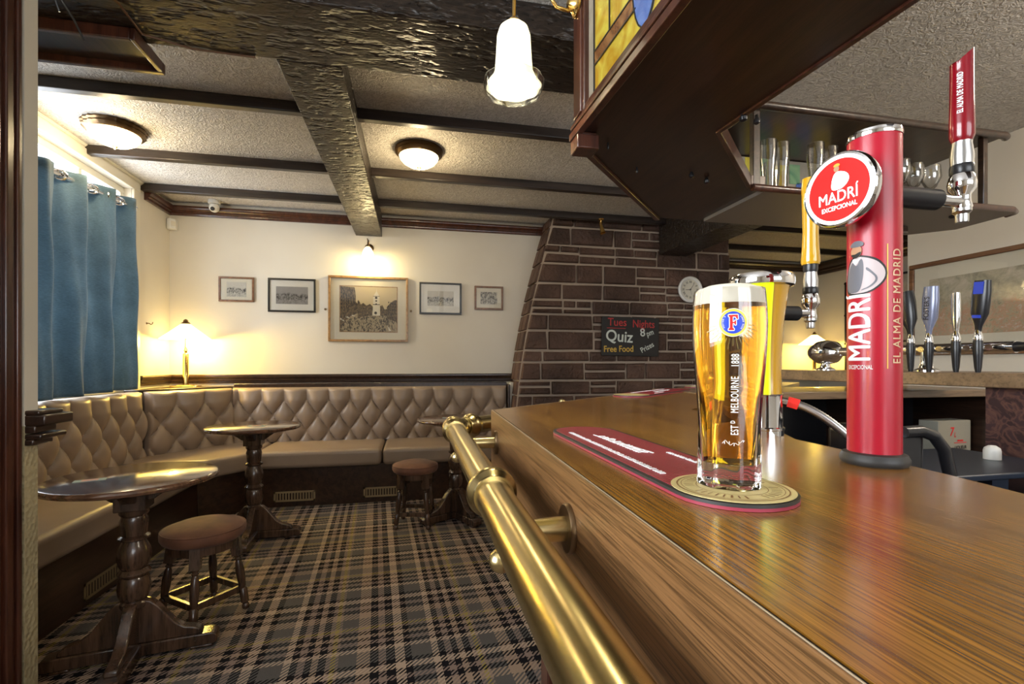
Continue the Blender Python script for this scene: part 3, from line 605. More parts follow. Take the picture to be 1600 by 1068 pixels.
def stool(H_, R_, label):
    t = thing('bar_stool', label, 'stool', (0, 0, 0), 0, 'low upholstered stools')
    m = MB(); m.lathe([(0.0001, H_-.078), (R_-.016, H_-.078), (R_-.004, H_-.070), (R_+.004, H_-.055), (R_+.005, H_-.038), (R_+.001, H_-.026), (R_-.006, H_-.019), (R_-.05, H_-.003), (R_-.11, H_+.003), (0.0001, H_+.004)], seg=48); c = m.build('seat', 'velvet', t, ang=80)
    m = MB(); m.tube([(R_*math.cos(a*PI/20), R_*math.sin(a*PI/20), H_-.024) for a in range(40)], .0035, 6, True); m.build('piping', 'velvet', c)
    m = MB(); m.lathe([(R_-.040, H_-.118), (R_-.025, H_-.118), (R_-.025, H_-.070), (R_-.040, H_-.070)], seg=32, cap=False); m.build('apron', 'turned_wood', t)
    hh = H_-.06
    for i in range(4):
        a = PI/4+i*PI/2; tp = Vector(((R_-.05)*math.cos(a), (R_-.05)*math.sin(a), hh)); bt = Vector(((R_+.005)*math.cos(a), (R_+.005)*math.sin(a), 0)); ax = tp-bt; Lh = ax.length
        pf = [(.012, 0), (.017, .02), (.016, .05), (.011, .07), (.018, .09), (.0185, .25), (.012, .27), (.015, .29), (.019, .40), (.020, .50), (.015, .60), (.011, .63), (.016, .65), (.011, .67), (.016, .69), (.019, .72)]
        m = MB(); m.lathe([(r, q*Lh) for r, q in pf], bt, ax, 14)
        q = Vector((0, 0, 1)).rotation_difference(ax.normalized()).to_matrix()
        bx = MB(); bx.box(-.021, -.021, .70*Lh, .021, .021, Lh, Matrix.Rotation(0, 3, 'Z')); vs = [bt + q @ (Matrix.Rotation(a, 3, 'Z') @ Vector(v)) for v in bx.v]; m.add(vs, bx.f)
        m.build('leg', 'turned_wood', t)
    zz = .105; rr = (R_+.005) - .055*zz/hh; P = [Vector((rr*math.cos(PI/4+i*PI/2), rr*math.sin(PI/4+i*PI/2), zz)) for i in range(4)]
    for i in range(4):
        a, b = P[i], P[(i+1) % 4]; d = (b-a).normalized(); n = Vector((d.y, -d.x, 0)); z_ = Vector((0, 0, .015))
        m = MB(); m.prism_dir([a+n*.009-z_, a+n*.009+z_, a-n*.009+z_, a-n*.009-z_], b-a); m.build('stretcher', 'turned_wood', t, bevel=.002)
    return t
S1 = stool(.445, .175, 'near low stool with brown velvet seat, between the two left tables'); S1.location = (-.985, 2.57, 0); S1.rotation_euler = (0, 0, math.radians(-38))
S2 = stool(.475, .165, 'far low stool with brown velvet seat, beside the table behind the rail'); S2.location = (.02, 3.70, 0); S2.rotation_euler = (0, 0, math.radians(-12))

# ------------------------------------------------------------------ curtain, lamps and things on the walls
cr = thing('curtain_rod', 'chrome curtain rod across the window, above the blue curtain', 'rod', (-2.12, 2.9, 2.332))
m = MB(); m.tube([(0, 0, 0), (0, 1.33, .0866)], .0165, 16); m.build('rod', 'chrome', cr)
m = MB(); m.lathe([(.001, 0), (.022, .005), (.026, .02), (.016, .035), (.001, .04)], (0, 1.33, .0866), (0, 1, 0), 14); m.build('finial', 'chrome', cr)
for yy, zz in ((1.29, .084), (.1, .006)):
    m = MB(); m.tube([(-.13, yy, zz), (0, yy, zz)], .008, 8); m.build('bracket', 'chrome', cr)
ct = thing('curtain', 'long blue eyelet curtain drawn across the window above the bench', 'curtain', (-2.12, 3.6, 0))
CY0, CY1 = 2.92, 4.205
def cx(y, z):
    sp = 1 + .12*math.sin(3*z); ph = 2*PI*(y-CY0)/.30
    return .045*math.sin(ph*1.0+.25*math.sin(1.7*z)) + .009*math.sin(ph*2.7+3*z) + .006*math.sin(9*z+7*y)*(1-.8*min(1, max(0, (z-1.9)/.5)))
m = MB(); m.open = True
def cpt(u, v, off=0):
    y = CY0+(CY1-CY0)*u; z = .985+.03*u + (2.385+.075*u-1.0)*v; return (cx(y, z)+off, y-3.6, z)
m.grid(lambda u, v: cpt(u, v), 150, 60)
oc = m.build('cloth', 'curtain', ct, ang=180); sd = oc.modifiers.new('solid', 'SOLIDIFY'); sd.thickness = .003
RZc = lambda y: 2.333+.084*(y-2.92)/1.29
for i in range(9):
    yy = CY0+.075+i*.15
    if yy < CY1:
        m = MB(); s_ = -1 if i % 2 == 0 else 1
        m.tube([(.028*math.cos(a*PI/10), yy-3.6+.018*math.cos(a*PI/10)*s_, RZc(yy)+.028*math.sin(a*PI/10)) for a in range(20)], .0075, 8, True); m.build('eyelet_ring', 'chrome', ct)

def frame_pic(name, x0, z0, x1, z1, fw, mats, label, art, mount=(.2, .2), dp=.022, Y=5.1, group='framed pictures on the back wall', tilt=0):
    """a framed picture hanging on a wall that faces -y"""
    t = thing(name, label, 'picture', ((x0+x1)/2, Y, (z0+z1)/2), 0, group); W_, H_ = (x1-x0)/2, (z1-z0)/2; t.rotation_euler = (0, tilt, 0)
    m = MB()
    for a, b, c, d in ((-W_, -H_, W_, -H_+fw), (-W_, H_-fw, W_, H_), (-W_, -H_+fw, -W_+fw, H_-fw), (W_-fw, -H_+fw, W_, H_-fw)): m.box(a, -dp, b, c, -.001, d)
    m.build('frame', mats[0], t, bevel=.003)
    m = MB(); m.box(-W_+fw, -.010, -H_+fw, W_-fw, -.004, H_-fw); m.build('mount_board', mats[1], t)
    mx, mz = mount; a, b, c, d = -W_+fw+mx, -H_+fw+mz, W_-fw-mx, H_-fw-mz
    art(t, a, b, c, d)
    m = MB(); m.box(-W_+fw, -.016, -H_+fw, W_-fw, -.0145, H_-fw); m.build('glazing', 'thin_pane', t)
    return t
M['thin_pane'] = thin_glass('picture_glass', (1, 1, 1), 0.10)
def simple_art(mat):
    def f(t, a, b, c, d):
        m = MB(); m.box(a, -.0118, b, c, -.0102, d); m.build('print', mat, t)
    return f
frame_pic('framed_picture', -1.825, 1.812, -1.512, 2.052, .018, ('frame_brown', 'paper'), 'small brown framed ink print, leftmost on the back wall', simple_art('sketch_ink'), (.052, .03))
frame_pic('framed_picture', -1.387, 1.722, -.947, 2.054, .018, ('frame_black', 'white_plastic'), 'black framed grey town print, second from left on the wall', simple_art('sketch_grey'), (.055, .062))
frame_pic('framed_picture', .069, 1.732, .507, 2.064, .018, ('frame_black', 'white_plastic'), 'black framed street print, just right of the biggest picture', simple_art('sketch_ink'), (.065, .070))
frame_pic('framed_picture', .646, 1.790, .955, 2.044, .020, ('frame_brown', 'paper'), 'smallest square brown framed ink print, next to the stone chimney', simple_art('sketch_busy'), (.045, .042))
def town(t, a, b, c, d):
    W_, H_ = c-a, d-b; q = lambda u, v: (a+u*W_, b+v*H_)
    pr = None
    def flat(name, mat, polys, y, par):
        m = MB()
        for p in polys: m.prism_dir([(*[q(u, v)[0]], y, q(u, v)[1]) for u, v in p], (0, .0004, 0))
        return m.build(name, mat, par)
    m = MB(); m.box(a-.008, -.0112, b-.008, c+.008, -.0101, d+.008); m.build('gilt_slip', 'frame_gold', t)
    m = MB(); m.box(a, -.0118, b, c, -.0105, d); pr = m.build('print', 'photo_sky', t)
    flat('street', 'photo_ground', [[(0, 0), (1, 0), (1, .34), (.55, .40), (0, .36)]], -.0122, pr)
    flat('buildings', 'photo_building', [[(0, .12), (.18, .34), (.30, .40), (.30, .62), (.27, .66), (.27, .80), (.25, .98), (0, 1)], [(.30, .30), (.42, .34), (.55, .36), (.58, .55), (.52, .62), (.46, .58), (.40, .64), (.36, .60), (.32, .70), (.30, .68)],
          [(.70, .36), (.84, .36), (.84, .52), (.78, .50), (.74, .60), (.70, .58)], [(.82, .30), (1, .22), (1, .72), (.97, .72), (.93, .70), (.90, .66), (.86, .62), (.82, .56)]], -.0126, pr)
    flat('clock_tower', 'paper', [[(.565, .36), (.70, .36), (.685, .80), (.66, .86), (.64, .90), (.635, .97), (.63, .90), (.61, .86), (.58, .80)]], -.013, pr)
    flat('shop_awnings', 'paper', [[(0, .30), (.07, .24), (.07, .22), (0, .26)], [(.10, .34), (.16, .31), (.16, .29), (.10, .31)], [(.20, .37), (.25, .35), (.25, .335), (.20, .35)], [(.83, .14), (.90, .02), (.86, .02)]], -.0129, pr)
    m = MB(); 
    for u, v, r in ((.63, .76, .022), (.63, .69, .016), (.63, .62, .014), (.62, .42, .025)):
        x, z = q(u, v); m.lathe([(r*W_, 0), (r*W_, .0004)], (x, -.0134, z), (0, 1, 0), 16)
    for u0, v0, u1, v1 in ((.57, .60, .695, .615), (.575, .79, .69, .80)):
        m.box(*[q(u0, v0)[0], -.0134, q(u0, v0)[1], q(u1, v1)[0], -.013, q(u1, v1)[1]])
    for i in range(6):                                              # window rows of the terraces, shrinking into the distance
        for j in range(5):
            u = .015+.042*i; v = .50+.085*j-.010*i*(j-1.5); 
            if v > .95-.06*i*.4: continue
            m.box(q(u, v)[0], -.0131, q(u, v)[1], q(u+.020-.0015*i, v+.045)[0], -.0128, q(u, v+.045-.003*i)[1])
            if i < 4 and j < 4: u2 = .975-.038*i; v2 = .40+.07*j+.006*i*(j-1); m.box(q(u2-.016, v2)[0], -.0131, q(u2, v2)[1], q(u2, v2)[0], -.0128, q(u2, v2+.035)[1])
    rr = random.Random(5)
    for _ in range(150):
        u = rr.uniform(.02, .98); v = rr.gauss(.27, .05) if rr.random() < .65 else rr.uniform(.03, .3)
        x, z = q(u, v); s = rr.uniform(.003, .008)*(1.4-v*2); m.box(x-s*.5, -.0134, z-s*.3, x+s*.6, -.013, z+s*1.3)
    m.build('dark_details', 'ink', pr)
frame_pic('framed_picture', -.828, 1.437, -.045, 2.10, .022, ('frame_gold', 'paper'), 'largest picture, old street photograph with clock tower under the wall light', town, (.092, .082), .03)
for x in (-.858, -.016):
    m = MB(); m.lathe([(.011, 0), (.011, .006), (.006, .012), (.0001, .013)], (0, 0, 0), (0, -1, 0), 12)
    o = m.build('mirror_fixing', 'antique_brass', loc=(x, 5.1, 1.76)); tag(o, 'small brass fixing beside the %s edge of the largest picture' % ('left' if x < -.5 else 'right'), 'fixing')
# wall light over the big picture
wl = thing('wall_light', 'lit brass swan arm wall light above the largest picture', 'wall light', (-.434, 5.1, 2.36))
m = MB(); m.lathe([(.045, 0), (.045, .008), (.02, .02), (.001, .022)], (0, 0, 0.03), (0, -1, 0), 20); m.build('backplate', 'antique_brass', wl)
m = MB(); m.tube([(0, -.01, .03), (0, -.06, .075), (0.0, -.11, .085), (0.0, -.145, .055), (0, -.15, .01)], .007, 8); m.tube([(0, -.03, .05), (-.01, -.04, .10), (-.015, -.05, .12)], .005, 8); m.build('arm', 'antique_brass', wl)
m = MB(); m.lathe([(.018, 0), (.03, -.012), (.05, -.05), (.06, -.09), (.066, -.105), (.063, -.105), (.056, -.088), (.046, -.05), (.027, -.015), (.015, -.004)], (0, -.15, .01), seg=24, cap=False); m.build('lamp_shade', 'shade_warm', wl)
point('wall_bulb', (-.434, 4.95, 2.24), 9, (1, .78, .38), .03)
def table_lamp(loc, label, power, sc_=1.0):
    t = thing('table_lamp', label, 'lamp', loc, 0, 'lit brass table lamps')
    m = MB(); m.box(-.11, -.055, 0, .11, .055, .010); m.box(-.06, -.045, .010, .06, .045, .018); m.build('base', 'pol_brass', t, bevel=.003)
    m = MB(); m.lathe([(.024, .018), (.024, .30), (.020, .305), (.012, .31), (.012, .325), (.016, .33), (.012, .345), (.008, .36), (.006, .50), (.006, .585)], seg=20); m.build('column', 'pol_brass', t)
    m = MB(); m.lathe([(.20, .435), (.203, .437), (.035, .575), (.03, .575)], seg=40, cap=False); o = m.build('lamp_shade', 'shade_lamp', t)
    m = MB(); m.lathe([(.035, .572), (.04, .578), (.028, .590), (.018, .596), (.022, .603), (.012, .615), (.0001, .62)], seg=18); m.build('finial', 'antique_brass', t)
    m = MB(); m.lathe([(.008, .44), (.024, .455), (.028, .48), (.016, .51), (.008, .52)], (.045, 0, 0), seg=14); m.build('bulb', 'bulb', t)
    point('lamp_bulb', (loc[0]+.05, loc[1], loc[2]+.405), power, (1, .68, .12), .03)
    return t
M['bulb'] = emis('lit_bulb', (1, .85, .5), 14.0)
table_lamp((-2.03, 4.90, 1.0), 'lit brass table lamp on the corner shelf left of the pictures', 24)
# ceiling lights
def ceiling_light(loc, label, rim):
    t = thing('ceiling_light', label, 'ceiling light', loc, 0, 'flush ceiling lights')
    m = MB(); m.lathe([(.165, 0), (.17, -.012), (.160, -.022), (.165, -.032), (.150, -.048), (.138, -.052), (.130, -.040)], seg=48, cap=False, rf=(lambda a, z: 1+.035*math.sin(22*a)) if rim else None); m.build('rim', 'antique_brass', t)
    m = MB(); m.lathe([(.140, -.045), (.135, -.065), (.115, -.090), (.08, -.112), (.04, -.124), (.0001, -.127)], seg=40, cap=False); m.build('glass_bowl', 'shade_warm', t, ang=80)
    m = MB(); m.lathe([(.014, -.122), (.017, -.130), (.010, -.138), (.005, -.146), (.0001, -.148)], seg=14); m.build('finial', 'antique_brass', t)
    for a in (0, 2.1, 4.2):
        pass
    point('ceiling_bulb', (loc[0], loc[1], loc[2]-.19), 9, (1, .78, .45), .06)
    return t
ceiling_light((.045, 3.50, CZ), 'lit round ceiling light in the middle bay, right of the long beam', False)
ceiling_light((-1.885, 3.56, CZ), 'lit round ceiling light with scalloped brass rim near the curtain', True)
ceiling_light((2.75, .35, CZ), 'unseen ceiling light over the server side, added to brighten the right wall', False)  # unseen fitting, added to brighten the grey right wall
point('ceiling_bulb', (2.75, .35, CZ-.25), 26, (1, .90, .80), .12)  # added fill light below that unseen fitting
# small fittings
o = MB(); o.lathe([(.05, 0), (.052, -.02), (.048, -.035)], seg=24); cc = thing('security_camera', 'white dome security camera under the ceiling near the left corner', 'camera', (-1.82, 4.97, CZ))
o.build('base', 'white_plastic', cc)
m = MB(); m.lathe([(.0001, -.11)] + [(.045*math.cos(a), -.065+.045*math.sin(a)) for a in [-1.3, -1, -.6, -.2, .2, .6]], seg=20); m.build('dome', 'white_plastic', cc)
m = MB(); m.lathe([(.018, 0), (.018, .012), (.0001, .014)], (.0, -.035, -.085), (.1, -1, -.5), 14); m.build('lens', 'ink', cc)
ms = thing('motion_sensor', 'white motion sensor box in the corner above the table lamp', 'sensor', (-2.21, 5.06, 2.47))
m = MB(); m.prism([(-.035, .035), (-.035, -.03), (.0, -.045), (.035, -.01), (.035, .035)], 0, .10); m.build('housing', 'white_plastic', ms, bevel=.008)
m = MB(); m.box(-.018, -.046, .03, .02, -.040, .07, Matrix.Rotation(.6, 3, 'Z')); m.build('lens', 'paper', ms)
hk = MB(); hk.tube([(0, 0, 0), (.02, 0, 0), (.035, 0, -.01), (.045, 0, -.002), (.048, 0, .012)], .004, 8); hk.lathe([(.010, 0), (.008, .004)], (0, 0, 0), (1, 0, 0), 10)
tag(hk.build('wall_hook', 'antique_brass', loc=(XL, 4.70, 1.56)), 'small brass hook on the wall right of the curtain', 'hook')
def spot(loc, aim, label):
    t = thing('spotlight', label, 'spotlight', loc, 0, 'small brass spotlights')
    m = MB(); m.lathe([(.03, 0), (.03, -.012), (.01, -.016), (.006, -.05)], seg=16); m.build('mount', 'pol_brass', t)
    m = MB(); m.lathe([(.012, -.03), (.016, 0), (.018, .03), (.028, .09), (.026, .09), (.014, .02)], (0, 0, -.06), aim, 18); m.build('head', 'pol_brass', t)
spot((1.86, 4.56, 2.672), (.15, -.25, -1), 'small brass spotlight aimed down at the stone chimney')
spot((3.05, 4.40, CZ), (-.8, -.3, -1), 'small brass spotlight beyond the dark beam end')
# chalkboard and clock on the stones
cb = thing('chalkboard', 'black chalkboard with quiz night writing, hung on the stone chimney', 'sign', (2.26, YF-.062, 1.50))
cb.rotation_euler = (0, math.radians(1), 0)
m = MB(); m.box(-.325, 0, -.205, .325, .016, .205); m.build('board', 'ink', cb, bevel=.003)
M['chalk_red'] = plain('red_chalk', (.50, .05, .05), .9); M['chalk_white'] = plain('white_chalk', (.62, .66, .60), .9); M['chalk_yellow'] = plain('yellow_chalk', (.65, .42, .08), .9)
for body, x, z, s, mt, rot, sx, b in (('Tues', -.155, .145, .115, 'chalk_red', 0, .95, .001), ('Nights', .145, .135, .115, 'chalk_red', 0, .85, .001), ('Quiz', -.13, -.005, .165, 'chalk_white', -.05, .95, .003), ('8', .135, .045, .12, 'chalk_white', .1, 1, .002), ('pm', .22, .045, .085, 'chalk_white', .35, .8, .001),
                                 ('Free Food', -.135, -.135, .092, 'chalk_yellow', .03, .88, .0015), ('Prizes', .19, -.11, .08, 'chalk_white', .5, .85, .001)):
    t_ = xform(text_mb(body, s, sx, bold=b), lambda v, r=rot: Matrix.Rotation(r, 3, 'Z') @ v); xform(t_, frame_to((x, -.0012, z), (1, 0, 0), (0, 0, 1)))
    t_.build('lettering', mt, cb)
m = MB(); m.box(-.27, -.0012, .082, -.06, -.0004, .088); m.build('underline', 'chalk_red', cb)
ck = thing('wall_clock', 'round cream wall clock with roman numerals on the stone chimney', 'clock', (2.957, YF-.045, 2.02))
m = MB(); m.lathe([(.125, 0), (.142, .01), (.142, .028), (.130, .036), (.112, .030), (.108, .018), (.0001, .018)], (0, 0, 0), (0, -1, 0), 48); m.build('case', 'white_plastic', ck)
m = disc(0, 0, .107); xform(m, frame_to((0, -.019, 0), (1, 0, 0), (0, 0, 1))); m.build('face', 'paper', ck)
m = MB(); m.open = True
for i, nm in enumerate(['XII', 'I', 'II', 'III', 'IIII', 'V', 'VI', 'VII', 'VIII', 'IX', 'X', 'XI']):
    a = -i*PI/6; q = text_mb(nm, .034, .8, bold=.0006); xform(q, lambda v: Matrix.Rotation(a, 3, 'Z') @ (v+Vector((0, .082, 0)))); xform(q, frame_to((0, -.0196, 0), (1, 0, 0), (0, 0, 1))); m.add(q.v, q.f)
m.build('numerals', 'ink', ck)
for a, l, wd in ((math.radians(-35), .085, .003), (math.radians(95), .058, .004), (math.radians(-165), .06, .0015)):
    m = MB(); R = Matrix.Rotation(a, 3, 'Z'); m.add([R @ Vector(p) for p in ((-wd, -.012, 0), (wd, -.012, 0), (wd*.5, l, 0), (-wd*.5, l, 0))], [(0, 1, 2, 3)]); m.open = True
    xform(m, frame_to((0, -.0205, 0), (1, 0, 0), (0, 0, 1))); m.build('clock_hand', 'ink', ck)
# boxed downstand under the beam with its cable, top left
bx = thing('boxed_shelf', 'shallow dark wooden box fixed under the beam at top left', 'shelf', (-1.6, 2.4, 2.6))
m = MB(); m.box(-.64, -.11, -.018, .45, .12, -.002); m.build('board', 'dark_wood', bx)
m = MB(); m.box(-.64, .10, -.050, .47, .125, .0, None); m.box(.45, -.13, -.050, .47, .10, 0); m.box(-.64, -.13, -.050, .45, -.11, 0); m.build('lip', 'red_wood', bx, bevel=.004)
m = MB(); m.tube([(PX-.05, 1.868+.07, 2.50), (PX+.02, 1.955, 2.585), (-1.20, 1.968, 2.60), (-1.14, 2.0, 2.592), (-1.11, 2.12, 2.594), (-1.09, 2.24, 2.56), (-1.10, 2.30, 2.592), (-.95, 2.36, 2.594), (-.7, 2.37, 2.596)], .0045, 6)
tag(m.build('cable', 'brown_cable', world=True, loc=(PX, 1.95, 2.5)) if 'brown_cable' in M else m.build('cable', M.setdefault('brown_cable', plain('brown_cable', (.12, .05, .02), .5)), world=True, loc=(PX, 1.95, 2.5)), 'thin brown cable drooping along the big beam by the wooden box', 'cable')
m = MB(); m.tube([(-1.24, 1.955, 2.56), (-1.22, 1.97, 2.50), (-1.20, 2.02, 2.45), (-1.19, 2.06, 2.40)], .004, 6); m.tube([(-1.245, 1.955, 2.57), (-1.235, 1.96, 2.52), (-1.225, 1.99, 2.45)], .003, 6)
tag(m.build('cable', 'black', world=True, loc=(-1.24, 1.95, 2.56)), 'short black cable ends hanging by the partition at top left', 'cable')

# ------------------------------------------------------------------ the bar
BZ = 1.093
def offset(path, d):
    """offset an open plan path to its left by d"""
    out = []; P = [Vector(p) for p in path]
    for i, p in enumerate(P):
        ns = []
        if i > 0: t = (p-P[i-1]).normalized(); ns.append(Vector((-t.y, t.x)))
        if i < len(P)-1: t = (P[i+1]-p).normalized(); ns.append(Vector((-t.y, t.x)))
        n = sum(ns, Vector((0, 0))).normalized(); out.append(tuple(p + n*(d/max(.3, n.dot(ns[0])))))
    return out
O = [(.121, -.6), (.185, 1.133), (2.10, 2.838)]
IN = [(.50, -.6), (.497, .30), (.513, .375), (.532, .497), (.541, .595), (.575, .66), (.60, .80), (.66, 1.05), (2.35, 2.555)]
def band(path, d0, d1, z0, z1): return (offset(path, d1) + offset(path, d0)[::-1])[::-1], z0, z1
bar = thing('bar_counter', 'polished oak bar counter with angled corner in the foreground', 'bar counter', (.35, .5, 0))
m = MB(); m.prism((offset(O, -.004) + IN[::-1])[::-1], 1.060, BZ); m.build('counter_top', 'bar_wood', bar, world=True)
m = MB(); m.prism(*band(O, -.0039, -.0012, 1.045, BZ-.0012)); m.build('shadow_gap', 'ink', bar, world=True)
m = MB(); m.prism(*band(O, -.0006, .0012, .83, BZ-.0002)); m.build('fascia_board', 'fascia_wood', bar, world=True, bevel=.0006)
M['edge_strip'] = plain('pale_edge_strip', (.42, .33, .22), .35)
m = MB(); m.prism(*band(O, -.0012, -.0006, 1.0, BZ+.0001)); m.build('edge_strip', 'edge_strip', bar, world=True)
m = MB(); m.prism(*band(O, -.02, -.0007, .83, 1.0595)); m.build('fascia_backing', 'dark_wood', bar, world=True)
F_ = offset(O, -.165); inn = [(.49, -.6), (.49, .60), (.60, 1.05), (2.28, 2.55)]
m = MB(); m.prism((F_ + inn[::-1])[::-1], 0, 1.060); m.build('bar_front', 'red_wood', bar, world=True)
m = MB()
for yy in (-.3, .05, .40, .75, 1.08): m.box(.30, yy-.03, 0, .325, yy+.03, .83)
m.box(.31, -.6, 0, .335, 1.16, .14); m.build('front_panelling', 'red_wood', bar, world=True, bevel=.004)
# brass rail
RZ = 1.035; RR = .0228
rl = thing('bar_rail', 'thick brass rail running along the front of the bar counter', 'rail', (.1, .5, RZ))
e = Vector((.1075, 1.262, RZ)); d2 = Vector((.747, .665, 0)).normalized()
m = MB(); m.tube([(.087, -.6, RZ), (.106, 1.20, RZ)], RR, 32); m.tube([e+d2*.06, e+d2*2.4], RR, 28); m.tube([(.106, 1.19, RZ), (.1068, 1.235, RZ), (.1085, 1.262, RZ), (.128, 1.285, RZ), tuple(e+d2*.07)], RR*1.02, 28); m.build('tube', 'brass', rl, world=True)
ad = Vector((.0106, 1, 0)).normalized()
def collar(p, ax, name='collar'):
    m = MB(); r = RR; m.lathe([(r, -.022), (r+.003, -.022), (r+.004, -.016), (r+.0085, -.010), (r+.0105, 0), (r+.0085, .010), (r+.004, .016), (r+.003, .022), (r, .022)], p, ax, 36, cap=False); m.build(name, 'brass', rl, world=True)
collar((.1005, .615, RZ), ad); collar((.1062, 1.215, RZ), ad); collar(tuple(e+d2*.065), d2)
m = MB(); m.lathe([(.001, -.031)]+[(.031*math.cos(a*PI/16), .031*math.sin(a*PI/16)) for a in range(-7, 8)]+[(.001, .031)], tuple(e+Vector((-.001, .006, 0))), (0, 0, 1), 30); m.build('elbow_ball', 'brass', rl, world=True, ang=80)
for i, (ry, fx) in enumerate(((.475, .1595), (1.035, .1802), (-.1, .138))):
    rx = .0875 + .0106*(ry+.6)
    b = MB(); b.lathe([(.0125, 0), (.0115, .02), (.0125, .045), (.0125, fx-rx)], (rx, ry, RZ-.004), (1, 0, 0), 20); bo = b.build('bracket', 'brass', rl, world=True)
    m = MB(); m.lathe([(.024, -.0055), (.0255, -.003), (.0255, 0), (.002, 0)], (fx, ry, RZ-.004), (1, -.03, 0), 30); m.build('flange', 'antique_brass', bo, world=True)
    m = MB(); c0 = Vector((rx-.011, ry+.006, RZ-.034)); m.lathe([(.001, -.0125)]+[(.0125*math.cos(a*PI/10), .0125*math.sin(a*PI/10)) for a in range(-4, 4)]+[(.006, .010), (.006, .020), (.009, .024)], tuple(c0), (.25, 0, 1), 20); m.build('ball_finial', 'brass', bo, world=True, ang=80)
for t_ in (.55, 1.4):
    p = e+d2*t_; m = MB(); m.lathe([(.012, 0), (.012, .085)], tuple(p), (.665, -.747, 0), 14); bo = m.build('bracket', 'brass', rl, world=True)
    m = MB(); m.lathe([(.009, 0), (.008, .012), (.013, .02), (.010, .030), (.001, .034)], tuple(p+Vector((0, 0, .012))), (0, 0, 1), 16); m.build('ball_finial', 'brass', bo, world=True)
# bar mats
def bar_mat(name, a, b, hw, label, disc_end=True):
    a = Vector(a); b = Vector(b); ang = math.atan2(b.y-a.y, b.x-a.x); Lm = (b-a).length
    t = thing(name, label, 'bar mat', (a.x, a.y, BZ+.0003), ang, 'red rubber bar mats')
    def st(r): return arc(Lm, 0, r, -PI/2, PI/2, 14) + arc(0, 0, r, PI/2, 3*PI/2, 14)
    m = MB(); m.prism(st(hw), 0, .0025); m.build('underside', 'mat_pink', t)
    m = MB(); m.prism(st(hw), .0026, .0050); m.build('rim', 'mat_black', t)
    m = MB(); m.prism(st(hw-.005), .0050, .0056); m.build('mesh_top', 'mat_red', t)
    if disc_end:
        m = MB(); m.prism(arc(Lm, 0, hw-.002, 0, 2*PI, 40)[:-1], .0057, .0062); dd = m.build('round_badge', 'mat_cream', t)
        m = MB(); m.open = True
        for r0, r1 in ((hw-.0065, hw-.0075), (hw-.010, hw-.0105), (hw-.022, hw-.0225)):
            q = disc(Lm, 0, r0, z=.0065, r_in=r1); m.add(q.v, q.f)
        rr = random.Random(11)
        for i in range(40):
            an = i*2*PI/40
            if i % 10 in (0, 9): continue
            r0 = hw-.020; r1 = hw-.0125; da = rr.uniform(.02, .055)
            m.add([(Lm+r0*math.cos(an), r0*math.sin(an), .0065), (Lm+r1*math.cos(an), r1*math.sin(an), .0065), (Lm+r1*math.cos(an+da), r1*math.sin(an+da), .0065), (Lm+r0*math.cos(an+da), r0*math.sin(an+da), .0065)], [(0, 1, 2, 3)])
        m.build('badge_lettering', 'brown_ink' if 'brown_ink' in M else M.setdefault('brown_ink', plain('brown_ink', (.20, .08, .02), .6)), dd)
    # raised white marks of the worn lettering, too small to read in the photo
    m = MB(); rr = random.Random(4)
    def marks(x0, x1, y, h, dens, slant=0.3):
        x = x0
        while x < x1:
            wdt = rr.uniform(.0007, .0016); m.prism([(x, y-h), (x+wdt, y-h), (x+wdt+slant*h, y+h*rr.uniform(.3, 1)), (x+slant*h, y+h*rr.uniform(.3, 1))], .0056, .0064)
            if rr.random() < .6: m.prism([(x, y-h*.8), (x+dens, y-h*.8), (x+dens, y-h*.4), (x, y-h*.4)], .0056, .0064)
            x += dens*rr.uniform(.7, 1.5)
    s = hw/.05
    marks(.02*s, .30*s, -.030*s if disc_end else .012*s, .0035*s, .0042*s, .1); marks(.06*s, .19*s, .002*s, .0075*s, .0065*s, .9); marks(.20*s, .27*s, .030*s, .0028*s, .004*s, .1)
    m.prism([(.05*s, -.006*s), (.20*s, .010*s), (.20*s, .012*s), (.05*s, -.004*s)], .0056, .0064)
    m.build('lettering', 'print_white', t)
    return t
bar_mat('bar_mat', (.262, .705), (.258, .352), .0495, 'long red mesh bar mat under the pint glass')
bar_mat('bar_mat', (1.08, 1.84), (.735, 1.53), .062, 'red bar mat further along, left of the pint glass')
bar_mat('bar_mat', (1.62, 2.32), (1.33, 2.06), .06, 'farthest red and cream bar mat, seen beside the beer glass head')

# ------------------------------------------------------------------ pint glass
PG = (.2625, .361, BZ+.0066)
pg = thing('pint_glass', 'tall full pint glass of golden lager standing on the red bar mat', 'glass', PG)
def facet(a, z):
    k = max(0, min(1, (.085-z)/.05)); return 1 - k*.055*(abs(math.sin(4*(a+.3)))**1.0)
prof = [(.0255, 0), (.0262, .002), (.0262, .012), (.0256, .03), (.0253, .055), (.0262, .080), (.0278, .100), (.0290, .120), (.0294, .135), (.0288, .150), (.0278, .1615), (.0275, .1635)]
inner = [(.0263, .1635), (.0266, .1610), (.0276, .150), (.0281, .135), (.0277, .120), (.0264, .100), (.0243, .080), (.0222, .055), (.0210, .030), (.0192, .019), (.0001, .016)]
def rf(a, z): return facet(a, z)
def smooth(pr, n=3):
    out = []
    for i in range(len(pr)-1):
        for k_ in range(n): t = k_/n; out.append((pr[i][0]*(1-t)+pr[i+1][0]*t, pr[i][1]*(1-t)+pr[i+1][1]*t))
    return out+[pr[-1]]
m = MB(); m.lathe([(.0001, .003)]+[(.018, .003)]+smooth(prof)+inner, seg=96, cap=False, rf=rf); m.build('glass', 'crystal', pg, ang=50)
m = MB(); rb = lambda r: r-.00015
